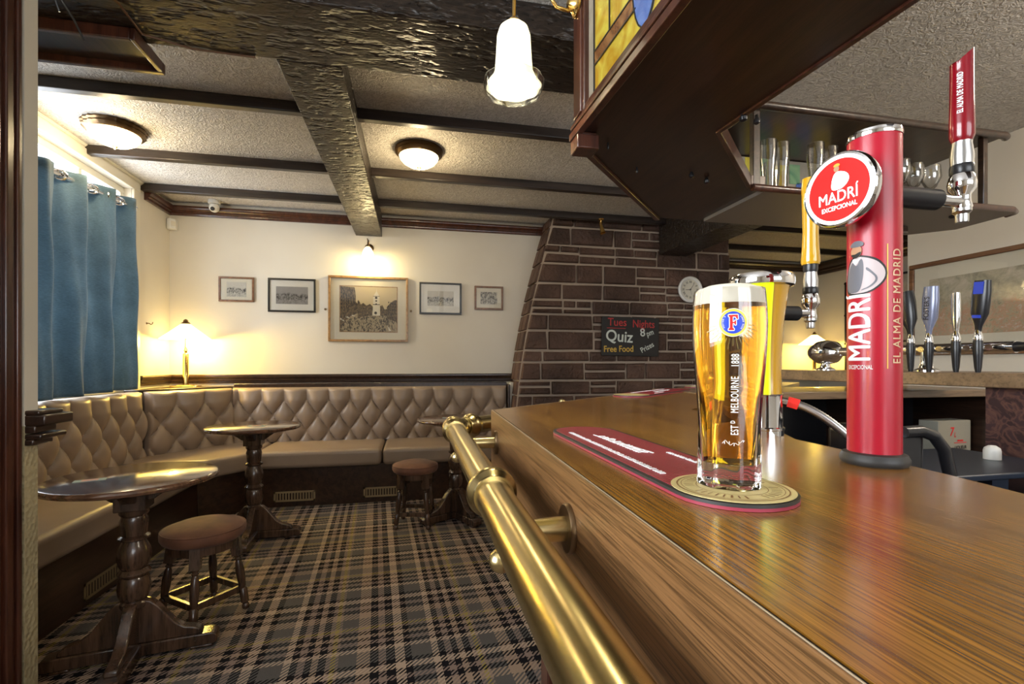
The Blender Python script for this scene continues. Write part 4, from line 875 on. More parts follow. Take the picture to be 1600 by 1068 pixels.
bp = [(rb(.0192), .0195), (rb(.0210), .030), (rb(.0222), .055), (rb(.0243), .080), (rb(.0264), .100), (rb(.0277), .120), (rb(.0281), .135), (rb(.0277), .1505)]
m.lathe([(.0001, .0175)]+bp+[(.0001, .1505)], seg=72, cap=False, rf=rf); m.build('lager', 'beer', pg, ang=60)
m = MB(); m.lathe([(.0001, .1506), (rb(.0277), .1506), (rb(.0267), .1612), (.0245, .1640), (.018, .1668), (.008, .1682), (.0001, .1684)], seg=64, cap=False); m.build('foam_head', 'foam', pg, ang=80)
va = math.atan2(-PG[1], -PG[0])            # azimuth that faces the camera
def r_at(z):
    for (r0, z0), (r1, z1) in zip(prof, prof[1:]):
        if z0 <= z <= z1: return r0+(r1-r0)*(z-z0)/(z1-z0)
    return prof[-1][0]
def wrap(m, az, z0, off, rfun=r_at):
    """bend flat x-y lettering round a vertical axis: x runs round, y runs up"""
    def f(v): z = z0+v.y; r = rfun(z); a = az+v.x/r; r += off+v.z; return Vector((r*math.cos(a), r*math.sin(a), z))
    m.open = True; return xform(m, f)
def disc_cut(rx, ry, n=10):
    m = MB(); m.open = True; vs = [(0, 0, 0)]
    for j in range(1, n+1): vs += [(rx*j/n*math.cos(2*PI*k_/40), ry*j/n*math.sin(2*PI*k_/40), 0) for k_ in range(40)]
    f = [(0, 1+k_, 1+(k_+1) % 40) for k_ in range(40)]
    for j in range(n-1): f += [(1+j*40+k_, 1+j*40+(k_+1) % 40, 41+j*40+(k_+1) % 40, 41+j*40+k_) for k_ in range(40)]
    return m.add(vs, f)
ba = va + .10; bz = .134
bd = wrap(disc_cut(.0106, .0112), ba, bz, .0003).build('badge', 'print_white', pg)
wrap(disc_cut(.0102, .0108), ba, bz, .00045).build('badge_yellow_ring', 'logo_yellow', bd)
wrap(disc_cut(.0084, .0088), ba, bz, .0006).build('badge_blue_field', 'logo_blue', bd)
def flat_poly(P, sx, sy, step):
    """a flat outline sliced into strips so that it can be bent; built at unit size, then scaled"""
    bm = bmesh.new(); fc = bm.faces.new([bm.verts.new((x, y, 0)) for x, y in P]); fc.normal_update()
    bmesh.ops.triangulate(bm, faces=bm.faces[:], ngon_method='EAR_CLIP')
    q = -2.0
    while q < 2.0: bmesh.ops.bisect_plane(bm, geom=bm.verts[:]+bm.edges[:]+bm.faces[:], plane_co=(q, 0, 0), plane_no=(1, 0, 0)); q += step
    bm.verts.index_update(); o_ = MB(); o_.open = True; o_.flat = True; o_.add([(v.co.x*sx, v.co.y*sy, 0) for v in bm.verts], [tuple(v.index for v in f.verts) for f in bm.faces]); bm.free(); return o_
def F_letter(g, s=1.0):
    P = [(-.42, -.78), (.12, -.78), (.12, -.62), (-.02, -.55), (-.02, -.08), (.16, -.10), (.22, -.24), (.32, -.26), (.32, .20), (.22, .20), (.16, .06), (-.02, .04), (-.02, .58), (.26, .58), (.40, .34), (.52, .34), (.50, .78), (-.42, .78), (-.42, .62), (-.30, .55), (-.30, -.55), (-.42, -.62)]
    return flat_poly([(x-.03, y) for x, y in P], .0070*s, .0078*s, .18)
fo = MB(); fo.open = True
for dx, dy in ((-.0006, 0), (.0006, 0), (0, .0006), (0, -.0006), (.0004, .0004), (-.0004, .0004), (.0004, -.0004), (-.0004, -.0004)):
    q = F_letter(0); fo.add([(x+dx, y+dy, len(fo.v)*1e-8) for x, y, z in q.v], q.f)
wrap(fo, ba, bz, .00075).build('badge_letter_outline', 'print_white', bd)
wrap(F_letter(0), ba, bz, .0009).build('badge_letter', 'logo_red', bd)
def turn(m): return xform(m, lambda v: Vector((-v.y, v.x, v.z)))     # lettering that reads upwards
ring = MB(); ring.open = True                                       # arched FOSTER'S and LAGER round the badge
for word, c_a, step in (("FOSTER'S", PI*.98, -.17), ("LAGER BEER", 0.0, -.15)):
    for i, chh in enumerate(word):
        if chh == ' ': continue
        a = c_a - (i-(len(word)-1)/2)*(.17 if c_a > 1 else .15)
        q = text_mb(chh, .0017, .8, bold=.00004); xform(q, lambda v: Matrix.Rotation(a-PI/2, 3, 'Z') @ (v+Vector((0, 0, 0))) + Vector((.0073*math.cos(a), .0077*math.sin(a), 0))); ring.add(q.v, q.f)
wrap(ring, ba, bz, .0008).build('badge_lettering', 'print_white', bd)
M['glass_print'] = plain('frosted_glass_print', (.80, .78, .70), .6)
rt = lambda z: r_at(z)
wrap(turn(text_mb('EST', .0078, .60, bold=.00012, cuts=(1, .0012), spacing=1.12)), va+.17, .0485, .0004, rt).build('lettering', 'glass_print', pg)
wrap(xform(turn(text_mb('D', .0045, .7, bold=.0001, cuts=(1, .0012))), lambda v: v+Vector((-.0014, 0, 0))), va+.17, .0550, .0004, rt).build('lettering', 'glass_print', pg)
wrap(turn(text_mb('MELBOURNE', .0078, .60, bold=.00012, cuts=(1, .0012), spacing=1.12)), va+.17, .0768, .0004, rt).build('lettering', 'glass_print', pg)
wrap(turn(text_mb('1888', .0078, .62, bold=.00012, cuts=(1, .0012), spacing=1.12)), va+.17, .1040, .0004, rt).build('lettering', 'glass_print', pg)
m = MB(); rr = random.Random(2); x = -.0085                                     # small signature
pts = []
for i in range(160): u = i/159; pts.append((-.0085+.017*u+.0008*math.sin(31*u), .0013*math.sin(46*u)*(1-.4*u)+.0012*math.sin(9*u)+.0014*u))
for (x0, y0), (x1, y1) in zip(pts, pts[1:]):
    t = Vector((x1-x0, y1-y0)); n_ = Vector((-t.y, t.x)).normalized()*.00018; m.add([(x0-n_.x, y0-n_.y, 0), (x1-n_.x, y1-n_.y, 0), (x1+n_.x, y1+n_.y, 0), (x0+n_.x, y0+n_.y, 0)], [(0, 1, 2, 3)])
wrap(m, va+.14, .0375, .0004).build('signature', 'glass_print', pg)
m = MB()                                                                           # embossed rays fanning out below the badge
for i in range(17):
    a = PI*(1.05+.9*i/16); r0 = .0125; r1 = .0185+.003*(i % 2)
    for r_ in (0,): 
        c_, s_ = math.cos(a), math.sin(a); n_ = (-s_*.00035, c_*.00035)
        seg_ = [(r0+(r1-r0)*j/5) for j in range(6)]
        for ra, rb_ in zip(seg_, seg_[1:]): m.add([(ra*c_-n_[0], ra*s_-n_[1], 0), (rb_*c_-n_[0], rb_*s_-n_[1], 0), (rb_*c_+n_[0], rb_*s_+n_[1], 0), (ra*c_+n_[0], ra*s_+n_[1], 0)], [(0, 1, 2, 3)])
wrap(m, ba, bz, .0003).build('embossed_rays', 'crystal_rays' if 'crystal_rays' in M else M.setdefault('crystal_rays', plain('embossed_glass', (.75, .60, .20), .15, trans=.85)), pg)

# ------------------------------------------------------------------ red beer font
FR = .0245
fx, fy = .491, .431
rf_ = thing('beer_font', 'tall red cylindrical beer font with a round lit badge', 'beer font', (fx, fy, BZ), 0, 'beer fonts on the front bar')
m = MB(); m.lathe([(.024, 0), (.029, .0), (.0315, .003), (.0315, .007), (.029, .012), (.0250, .0135)], seg=48); m.build('base_ring', 'mat_black', rf_)
m = MB(); m.lathe([(FR, .012), (FR, .352)], seg=64); m.build('column', 'red', rf_)
m = MB(); m.lathe([(FR+.0006, .350), (FR+.0010, .353), (FR+.0006, .3565), (FR-.003, .3585), (FR-.005, .3575), (FR-.006, .355), (.0001, .355)], seg=48, cap=False); m.build('top_rim', 'chrome', rf_)
vf = math.atan2(-fy, -fx)
FRf = lambda z: FR
def on_font(m, az, z, off=.0004): return wrap(m, az, z, off, FRf)
def upright(body, size, sx, bold=0, sp=1.0): return xform(text_mb(body, size, 1, bold=bold, cuts=(1, .0011), spacing=sp), lambda v: Vector((-v.y, v.x*sx, v.z)))
on_font(upright('MADR\u00cd', .0335, .715, .0007), vf-.56, .147).build('lettering', 'print_white', rf_)
on_font(text_mb('EXCEPCIONAL', .0062, .62, bold=.00008, cuts=(0, .0015)), vf-.56, .1045).build('lettering', 'print_white', rf_)
on_font(upright('EL ALMA DE MADRID', .0135, .83, .00015, 1.15), vf+.90, .168).build('lettering', 'gold_cream' if 'gold_cream' in M else M.setdefault('gold_cream', plain('cream_gold_print', (.70, .50, .30), .4)), rf_)
m = MB()
for j in range(24): m.add([(-.0006, -.0648+j*.0054, 0), (.0006, -.0648+j*.0054, 0), (.0006, -.0594+j*.0054, 0), (-.0006, -.0594+j*.0054, 0)], [(0, 1, 2, 3)])
on_font(m, vf+.47, .168).build('gold_line', 'gold_print', rf_)
def chaikin(P, n=2):
    for _ in range(n): P = [q for a, b in zip(P, P[1:]+P[:1]) for q in ((a[0]*.75+b[0]*.25, a[1]*.75+b[1]*.25), (a[0]*.25+b[0]*.75, a[1]*.25+b[1]*.75))]
    return P
def figure(s):
    """printed man in shirt sleeves, waistcoat and flat cap: flat shapes, x-y plane"""
    sh = {}
    sh['outline'] = [(-.36, -.60), (.05, -.64), (.36, -.58), (.64, -.30), (.68, -.02), (.50, .26), (.26, .38), (.0, .44), (-.22, .34), (-.33, .05), (-.40, -.25)]
    sh['shirt'] = [(-.30, -.55), (.05, -.60), (.34, -.54), (.60, -.28), (.63, -.02), (.46, .22), (.22, .34), (.0, .40), (-.18, .30), (-.28, .05), (-.34, -.25)]
    sh['waistcoat'] = [(-.32, -.54), (.0, -.58), (.10, -.46), (.16, -.10), (.16, .22), (.10, .36), (-.02, .10), (-.12, .30), (-.24, .10), (-.34, -.22)]
    sh['armline'] = [(.20, .02), (.30, -.06), (.44, -.24), (.30, -.42), (.10, -.50), (.10, -.53), (.34, -.45), (.49, -.24), (.34, -.03), (.22, .10)]
    sh['collar'] = [(-.12, .36), (.02, .30), (.12, .40), (.04, .26), (-.04, .16), (-.12, .28)]
    sh['face'] = [(-.12, .40), (.04, .36), (.12, .46), (.12, .66), (-.10, .68), (-.16, .60), (-.18, .52)]
    sh['beard'] = [(-.15, .42), (-.04, .34), (.08, .40), (.12, .52), (.04, .50), (-.04, .46), (-.16, .48)]
    sh['cap'] = [(-.20, .66), (.14, .64), (.18, .72), (.10, .80), (-.04, .82), (-.16, .76)]
    out = {}
    for k_, P in sh.items():
        out[k_] = flat_poly(chaikin(P), s, s, .05)
    return out
fm = {'outline': 'ink', 'armline': 'grey_print', 'collar': 'print_white', 'shirt': 'shirt_print', 'waistcoat': 'grey_print', 'face': 'skin', 'beard': 'ink', 'cap': 'grey_print'}
M['shirt_print'] = plain('pale_shirt_print', (.50, .42, .42), .5)
em = None
for i, (k_, q) in enumerate(figure(.040).items()):
    o = on_font(q, vf-.62, .207, .0004+i*.00012).build('emblem_figure' if em is None else 'emblem_'+k_, fm[k_], em or rf_); em = em or o
# badge
bp_ = Vector((-.050, -.006, 1.384-BZ)); bn = Vector((-.985, -.17, -.03)).normalized()
m = MB(); m.lathe([(.016, -.034), (.024, -.026), (.034, -.012), (.0355, -.004), (.0355, .000)], tuple(bp_), bn, 48); m.build('badge_housing', 'dark_red', rf_)
m = MB(); m.lathe([(.0358, -.006), (.0385, -.004), (.039, .001), (.0375, .004), (.0355, .0045), (.0355, .002)], tuple(bp_), bn, 56, cap=False); bdg = m.build('badge_rim', 'chrome', rf_)
ux = Vector((0, 0, 1)).cross(bn).normalized(); uy = bn.cross(ux)
def fb(off): return frame_to(bp_+bn*off, ux, uy)
q = disc(0, 0, .0356, seg=56); xform(q, fb(.003)); q.build('badge_ring', 'lit_badge', bdg)
q = disc(0, 0, .0318, seg=56); xform(q, fb(.0036)); q.build('badge_face', 'lit_red', bdg)
q = text_mb('MADR\u00cd', .0165, .84, bold=.00015, shear=.0); xform(q, lambda v: Vector((v.x, v.y-.0075, v.z))); xform(q, fb(.0042)); q.build('badge_lettering', 'lit_badge', bdg)
q = text_mb('EXCEPCIONAL', .0066, .85, bold=.0001); xform(q, lambda v: Vector((v.x+.001, v.y-.0185, v.z))); xform(q, fb(.0042)); q.build('badge_lettering', 'lit_badge', bdg)
for i, (k_, q) in enumerate(figure(.0195).items()):
    if k_ in ('beard', 'outline', 'collar', 'armline'): continue
    xform(q, lambda v: v+Vector((0, .0115, 0))); xform(q, fb(.0040+i*.0001)); q.build('badge_figure', {'shirt': 'lit_badge', 'waistcoat': 'lit_badge', 'face': 'skin', 'cap': 'gold_print'}[k_], bdg)
def tap(root, tx, tz, arm_x0, kind, s=1.0, ty=0.0):
    """side tap of a font: arm, valve body, spout and handle, in the font's local space"""
    m = MB(); m.lathe([(.0115*s, 0), (.0115*s, (tx-arm_x0)*.62), (.006*s, (tx-arm_x0)*.66)], (arm_x0, ty, tz), (1, 0, 0), 24); m.build('arm', 'black', root)
    m = MB(); m.lathe([(.0062*s, (tx-arm_x0)*.60), (.0062*s, (tx-arm_x0))], (arm_x0, ty, tz), (1, 0, 0), 18)
    z0 = tz
    m.lathe([(.0075*s, -.010*s), (.0095*s, -.006*s), (.0080*s, .001*s), (.0080*s, .008*s), (.0125*s, .014*s), (.0132*s, .021*s), (.0115*s, .029*s), (.0100*s, .032*s)], (tx, ty, z0), seg=28); m.build('valve_body', 'chrome', root)
    m = MB(); m.lathe([(.0105*s, .031*s), (.0112*s, .033*s), (.0112*s, .040*s), (.0105*s, .042*s)], (tx, ty, z0), seg=24); m.build('collar', 'black', root)
    m = MB(); m.lathe([(.0058*s, -.023*s), (.0062*s, -.021*s), (.0062*s, -.014*s), (.0088*s, -.011*s), (.0088*s, -.007*s)], (tx, ty, z0), seg=22); m.build('spout', 'steel', root)
    m = MB(); m.lathe([(.0104*s, .042*s), (.0108*s, .052*s), (.0090*s, .066*s), (.0092*s, .068*s)], (tx, ty, z0), seg=26); m.build('ferrule', 'steel', root)
    if kind == 'red':
        hz = z0+.068*s; m = MB(); n = 40; vs = []; fs = []
        lv = [(.0090, 0), (.0112, .006), (.0114, .02), (.0108, .045), (.0105, .078), (.0105, .090)]
        for r, z in lv: vs += [(tx+r*math.cos(2*PI*k_/n), ty+r*math.sin(2*PI*k_/n), hz+z) for k_ in range(n)]
        fs = [(j*n+k_, j*n+(k_+1) % n, (j+1)*n+(k_+1) % n, (j+1)*n+k_) for j in range(len(lv)-1) for k_ in range(n)]
        vs += [(tx+.0105*math.cos(2*PI*k_/n), ty+.0105*math.sin(2*PI*k_/n), hz+.096+.9*.0105*math.cos(2*PI*k_/n+.5)) for k_ in range(n)]; j = len(lv)-1
        fs += [(j*n+k_, j*n+(k_+1) % n, (j+1)*n+(k_+1) % n, (j+1)*n+k_) for k_ in range(n)] + [tuple((j+1)*n+k_ for k_ in range(n))]
        m.add(vs, fs); h = m.build('handle', 'dark_red', root, bevel=.0012, ang=50)
        q = upright('EL ALMA DE MADRID', .0072, .62, .0002, 1.1); q.open = True
        az = math.atan2(-(fy+ty), -(fx+tx))-.12; R0 = .0110
        xform(q, lambda v: Vector((tx+(R0+.0003+v.z)*math.cos(az+v.x/R0), ty+(R0+.0003+v.z)*math.sin(az+v.x/R0), hz+.053+v.y))); q.build('lettering', 'print_white', h)
    else:
        m = MB(); m.lathe([(.0094*s, .066*s), (.0104*s, .070*s), (.0104*s, .078*s)], (tx, ty, z0), seg=24); m.build('grip_ring', 'black', root)
        m = MB(); m.lathe([(.0122, .078*s), (.0135, .083*s), (.0120, .105*s), (.0110, .130*s), (.0118, .165*s), (.0128, .200*s), (.0115, .215*s), (.0001, .217*s)], (tx, ty, z0), seg=30); m.build('handle', 'ochre', root)
tap(rf_, .121, 1.385-BZ, FR-.002, 'red')
# yellow backlit font
yx, yy = .521, .640
yf = thing('beer_font', 'short lime yellow lit beer font with chrome top, behind the pint glass', 'beer font', (yx, yy, BZ), 0, 'beer fonts on the front bar')
def yr(z): t = max(0, min(1, (z-.06)/.17)); return .0255+.0035*(1-t)**2+.0145*t**2.2
m = MB(); m.lathe([(.0305, 0), (.0305, .010), (.0318, .011), (.0318, .0135), (.0300, .015), (.0285, .060), (.0295, .064)], seg=40, rf=lambda a, z: 1-.03*abs(math.sin(6*a)) if .014 < z < .06 else 1); m.build('chrome_base', 'chrome', yf)
m = MB(); m.lathe([(yr(z)-.001, z) for z in [.062+.168*i/14 for i in range(15)]], seg=56); m.build('body', 'ochre', yf)
a_view = math.atan2(-yy, -yx)
m = MB(); m.open = True
def panel(u, v): a = a_view+.42-u*2.3; zt = .2275-.028*max(0, (u-.30)/.7)**1.0; z = .0635+(zt-.0635)*v; r = yr(z)+.0012; return (r*math.cos(a), r*math.sin(a), z)
m.grid(panel, 30, 16); m.build('lit_panel', 'lime', yf, ang=180)
m = MB(); m.open = True
def strip(u, v): a = a_view-.02-u*.42; z = .075+.115*v; r = yr(z)+.0015; return (r*math.cos(a), r*math.sin(a), z)
m.grid(strip, 8, 12); m.build('painted_hot_streak', 'hot_streak', yf, ang=180)  # bright streak on the panel, put in as a glowing strip
m = MB(); R_ = yr(.23); m.lathe([(R_+.001, .225), (R_+.0045, .226), (R_+.0055, .231), (R_+.005, .240), (R_+.002, .2435), (R_-.003, .243), (R_-.006, .240), (.0001, .240)], seg=56, cap=False); m.build('top_rim', 'chrome', yf)
m = MB(); m.open = True
m.grid(lambda u, v: (lambda a, z, r: (r*math.cos(a), r*math.sin(a), z))(a_view-.6-u*1.4, (.2275-.028*u)+(.229-(.2275-.028*u))*v, R_+.0025), 20, 4); m.build('rim_skirt', 'chrome', yf, ang=180)
tap(yf, .088, 1.280-BZ, .022, 'yellow', .98)
# braided hose from the yellow font
hs = thing('braided_hose', 'steel braided hose with red collar leaving the yellow font', 'hose', (.566, .63, 1.135))
P0 = Vector((.550, .632, 1.146)); P1 = Vector((.585, .60, 1.14)); P2 = Vector((.620, .57, 1.10)); P3 = Vector((.665, .53, 1.00))
hp = [(1-t)**3*P0+3*(1-t)**2*t*P1+3*(1-t)*t*t*P2+t**3*P3 for t in [i/90 for i in range(91)]]
m = MB(); m.tube(hp[12:], [.0058+.0006*(i % 2) for i in range(len(hp)-12)], 12); m.build('hose', 'steel', hs, world=True)
m = MB(); m.tube(hp[5:15], .0088, 6); m.build('collar', 'bright_red', hs, world=True)
m = MB(); m.tube(hp[:6], .005, 12); m.build('connector', 'steel', hs, world=True)
# ------------------------------------------------------------------ canopy over the bar
SZ = 1.92
CO = [(.548, -.6), (.529, .858), (.507, 1.448), (1.181, 2.153), (1.40, 2.153)]
CI = [(1.01, -.6), (.971, .766), (.928, 1.319), (1.332, 1.700), (1.40, 1.700)]
cp = thing('bar_canopy', 'dark wooden canopy with stained glass fascia hanging over the bar', 'canopy', (.75, 1.0, SZ))
m = MB(); m.prism((CO + CI[::-1])[::-1], SZ, SZ+.03); m.build('soffit', 'soffit_wood', cp, world=True)
def edge(path, prof_, name, mat):
    m = MB()
    for (u0, z0, u1, z1) in prof_: m.prism(*band(path, u0, u1, z0, z1))
    return m.build(name, mat, cp, world=True, bevel=.002)
edge(CO[:4], [(-.002, SZ-.012, .020, SZ+.010), (-.002, SZ+.010, .010, SZ+.022), (-.002, SZ+.022, .016, SZ+.034), (-.035, SZ+.034, .004, SZ+.065)], 'bottom_moulding', 'red_wood')
edge(CI, [(-.004, SZ-.006, .012, SZ+.045)], 'inner_lip', 'red_wood')
edge(CO[:4], [(-.035, CZ-.07, .006, CZ)], 'top_rail', 'red_wood')
def on_path(y): return .529 + (.507-.529)*(y-.858)/(1.448-.858)
for yy_ in (1.413, .60, -.2):
    m = MB(); x_ = on_path(yy_); m.box(x_-.010, yy_-.028, SZ+.05, x_+.035, yy_+.036, CZ-.06); m.box(x_-.004, yy_-.044, SZ+.05, x_+.02, yy_-.028, CZ-.06); m.build('mullion', 'red_wood', cp, world=True, bevel=.004)
m = MB(); m.box(.493, 1.395, SZ-.055, .565, 1.462, SZ-.010); m.box(.500, 1.402, SZ-.012, .56, 1.456, SZ+.0); m.build('corner_block', 'red_wood', cp, world=True, bevel=.004)
# glass panel between the mullions (plane x about .515, y .65 .. 1.38)
def gp(name, mat, pts, off=0, th=.003, par=None):
    m = MB(); m.prism_dir([(on_path(y)+.010+off, y, z) for y, z in pts], (th, 0, 0)); return m.build(name, mat, par or cp, world=True)
y0, y1, z0, z1 = .64, 1.372, SZ+.06, CZ-.065
g0 = gp('glass_panel', 'sg_yellow', [(y1-.05, z0), (y0, z0), (y0, z1), (y1-.05, z1)])
gp('glass_panel', 'sg_yellow', [(.55, z0), (-.15, z0), (-.15, z1), (.55, z1)])
gp('clear_strip', 'sg_clear', [(y1, z0), (y1-.048, z0), (y1-.048, z1), (y1, z1)], par=g0)
gp('amber_band', 'sg_brown', [(1.322, 2.112), (1.322, 2.072), (1.075, 2.062), (1.078, 2.102)], -.002, par=g0)
gp('amber_band', 'sg_brown', [(.985, 2.05), (.985, 2.09), (.66, 2.12), (.66, 2.08)], -.002, par=g0)
gp('blue_oval', 'sg_blue', [(1.030+.062*math.cos(a*PI/16), 2.145+.155*math.sin(a*PI/16)) for a in range(32)], -.0035, par=g0)
gp('green_leaf', 'sg_green', [(.93, 2.40), (.90, 2.26), (.82, 2.20), (.80, 2.34), (.85, 2.45)], -.003, par=g0)
m = MB(); X_ = lambda y: on_path(y)+.0065
def lead(pts, r=.0022, closed=False): m.tube([(X_(y), y, z) for y, z in pts], r, 6, closed)
lead([(1.323, z0), (1.323, z1)]); lead([(1.322, 2.072), (1.075, 2.062)]); lead([(1.322, 2.112), (1.078, 2.102)]); lead([(.985, 2.05), (.66, 2.08)]); lead([(.985, 2.09), (.66, 2.12)]); lead([(1.22, 2.108), (1.22, z1)]); lead([(1.03, z0), (1.03, 1.99)])
lead([(1.030+.062*math.cos(a*PI/12), 2.145+.155*math.sin(a*PI/12)) for a in range(24)], closed=True); lead([(.93, 2.40), (.90, 2.26), (.82, 2.20), (.80, 2.34), (.85, 2.45)], closed=True)
m.build('leading', 'lead', g0, world=True)
for x_, y_, r in ((1.118, 1.215, .012), (.978, 1.22, .010), (1.02, 1.62, .010), (1.11, 1.66, .011), (.80, 1.62, .005), (.62, 1.46, .004)):
    m = MB(); m.lathe([(r*.5, .005), (r*.6, -.004), (r, -.010), (r*.9, -.018), (r*.4, -.022), (.0001, -.022)], (0, 0, 0), seg=14)
    if x_ > 1.1 and y_ < 1.3: x_ = .93
    o = m.build('fixing_knob', 'black', cp); o.location = Vector((x_, y_, SZ))-cp.location
# gantry with glass shelves beyond
gt = thing('glass_gantry', 'dark wooden glass rack hung over the far side of the bar', 'glass rack', (2.0, 1.9, 1.9))
M['soffit_pale'] = plain('pale_soffit_board', (.22, .19, .165), .5)
m = MB(); m.prism([(1.402, 1.70)] + [(2.70, 1.70)] + arc(2.72, 1.73, .03, -PI/2, 0, 5) + [(2.77, 1.98), (2.62, 2.12), (1.402, 2.12)], 1.905, 1.925); m.build('lower_shelf', 'soffit_pale', gt, world=True)
m = MB(); m.tube([(1.34, 1.695, 1.915), (2.70, 1.695, 1.915), (2.755, 1.72, 1.915), (2.765, 1.76, 1.915)], .0145, 10); m.build('shelf_edge', 'red_wood', gt, world=True)
m = MB(); m.box(1.36, 1.69, 2.235, 2.63, 2.12, 2.258); m.tube([(1.34, 1.688, 2.246), (2.64, 1.688, 2.246), (2.67, 1.70, 2.246)], .017, 10); m.build('top_shelf', 'dark_wood', gt, world=True)
m = MB(); m.box(1.36, 2.10, 1.925, 2.12, 2.12, 2.235); m.box(2.12, 2.10, 2.12, 2.63, 2.12, 2.235); m.build('back_panel', 'dark_wood', gt, world=True)
for x_, w2 in ((1.36, .016), (2.545, .013)):
    m = MB(); m.box(x_-w2, 1.695, 1.925, x_+w2, 1.72, 2.235); m.build('post', 'dark_wood', gt, world=True, bevel=.003)
m = MB(); m.box(2.36, 1.97, 1.865, 2.46, 2.05, 1.905); m.build('fixing_block', 'dark_wood', gt, world=True, bevel=.01)
m = MB(); m.lathe([(.014, 0), (.016, -.006), (.010, -.012), (.0001, -.013)], (2.50, 1.80, 1.905), seg=16); m.build('fixing_knob', 'black', gt, world=True)
cols = [('sg_yellow', 1.40, 1.47, 1.95, 2.20), ('sg_green', 1.47, 1.53, 2.02, 2.20), ('sg_blue', 1.47, 1.55, 1.95, 2.03), ('sg_yellow', 1.56, 1.64, 1.97, 2.17), ('sg_green', 1.66, 1.72, 2.05, 2.18), ('sg_pink', 1.64, 1.70, 1.95, 2.0), ('sg_blue', 1.70, 1.78, 1.95, 2.06), ('sg_yellow', 1.80, 1.90, 1.98, 2.12), ('sg_pink', 1.53, 1.56, 1.95, 1.99)]
m = MB(); m.box(1.58, 2.092, 1.93, 2.11, 2.098, 2.23); gp0 = m.build('stained_glass_panel', 'sg_clear', gt, world=True)
for mt, xa, xb, za, zb in cols:
    xa, xb = 1.61+(xa-1.40)*.98, 1.61+(xb-1.40)*.98; za, zb = 2.04+(za-1.95)*.75, 2.04+(zb-1.95)*.75
    m = MB(); m.box(xa, 2.088, za, xb, 2.091, zb); m.build('coloured_glass', mt, gp0, world=True)
def pint_empty(H_, r0, r1, label, kind):
    t = thing('drinking_glass', label, 'glass', (0, 0, 0), 0, 'empty glasses on the gantry shelf')
    m = MB()
    if kind == 'tall': m.lathe([(.001, .006), (r0, .0), (r0, .004), (r0*.98, .02), (r0*1.05, H_*.45), (r1*1.04, H_*.75), (r1, H_), (r1-.0022, H_), (r1*1.04-.0022, H_*.75), (r0*1.05-.0022, H_*.45), (r0-.004, .022), (.001, .018)], seg=28, cap=False)
    else: m.lathe([(.001, .0), (r0, .0), (r0, .003), (.006, .008), (.005, H_*.42), (r1*.6, H_*.5), (r1*1.1, H_*.72), (r1, H_), (r1-.002, H_), (r1*1.1-.002, H_*.72), (r1*.55, H_*.52), (.001, H_*.47)], seg=28, cap=False)
    m.build('bowl', 'thin_glass', t); return t
g1 = None
for i, (x_, y_, H_, s_) in enumerate(((1.465, 1.76, .215, 'leftmost tall empty glass on the rack, beside the post'), (1.545, 1.78, .220, 'second tall empty glass from the left on the rack'), (1.60, 1.90, .195, 'shorter empty glass set back behind the second tall one'), (1.72, 1.78, .235, 'tallest empty glass left of the red font on the rack'), (1.81, 1.80, .235, 'tall empty glass nearest the red font on its left'))):
    if g1 is None: g1 = pint_empty(1, 1, 1, s_, 'tall') if False else pint_empty(.215, .026, .034, s_, 'tall'); o = g1
    else: o = dup(g1, (0, 0, 0), None, s_)
    o.location = (x_, y_, 1.925); o.scale = (1, 1, H_/.215)
g2 = None
for i, (x_, y_, s_) in enumerate(((2.15, 1.76, 'stemmed glass just right of the red font on the rack'), (2.25, 1.78, 'second stemmed glass right of the red font on the rack'), (2.345, 1.78, 'stemmed glass left of the red tap handle on the rack'), (2.62, 1.86, 'tall stemmed glass by the right hand post of the rack'))):
    if g2 is None: g2 = pint_empty(.19, .03, .036, s_, 'stem'); o = g2
    else: o = dup(g2, (0, 0, 0), None, s_)
    o.location = (x_, y_, 1.925)
# swan neck bell light on the canopy corner
sw = thing('bell_light', 'lit frosted bell wall light on a brass swan neck at the canopy corner', 'wall light', (.497, 1.41, 2.30), 0)
m = MB(); m.lathe([(.035, 0), (.035, .006), (.022, .014), (.014, .03), (.001, .034)], (0, 0, .01), (-1, 0, 0), 24); m.build('backplate', 'pol_brass', sw)
m = MB(); m.tube([(0, 0, .0), (-.03, 0, -.012), (-.065, 0, -.006), (-.085, 0, .02), (-.10, 0, .055), (-.13, 0, .078), (-.165, -.002, .074), (-.190, -.003, .045), (-.199, -.004, .0), (-.2005, -.004, -.09)], .0055, 10); m.build('arm', 'pol_brass', sw)
m = MB(); sc2 = lambda a, z: 1+(.06*abs(math.sin(4*a)) if z < -.18 else 0)
m.lathe([(.014, -.022), (.030, -.026), (.043, -.038), (.050, -.060), (.052, -.095), (.054, -.130), (.057, -.165), (.063, -.187), (.074, -.203), (.079, -.210), (.075, -.212), (.069, -.205), (.058, -.187), (.052, -.165)], (-.2005, -.004, -.058), seg=48, cap=False, rf=sc2); m.build('bell_shade', 'shade_bell', sw, ang=80)
m = MB(); m.lathe([(.010, -.028), (.018, -.026), (.020, -.016), (.012, -.006), (.006, .0)], (-.2005, -.004, -.058), seg=20); m.build('gallery', 'pol_brass', sw)
m = MB(); m.open = True
m.lathe([(.050, -.222), (.066, -.228), (.080, -.222), (.086, -.205), (.088, -.190), (.0865, -.190), (.084, -.205), (.078, -.219), (.066, -.225)], (-.2005, -.004, -.062), seg=64, cap=False, rf=lambda a, z: 1+.05*abs(math.sin(5*a))); m.build('clear_frill', 'thin_glass', sw)
point('bell_bulb', (.297, 1.406, 2.09), 7, (1, .85, .55), .03)

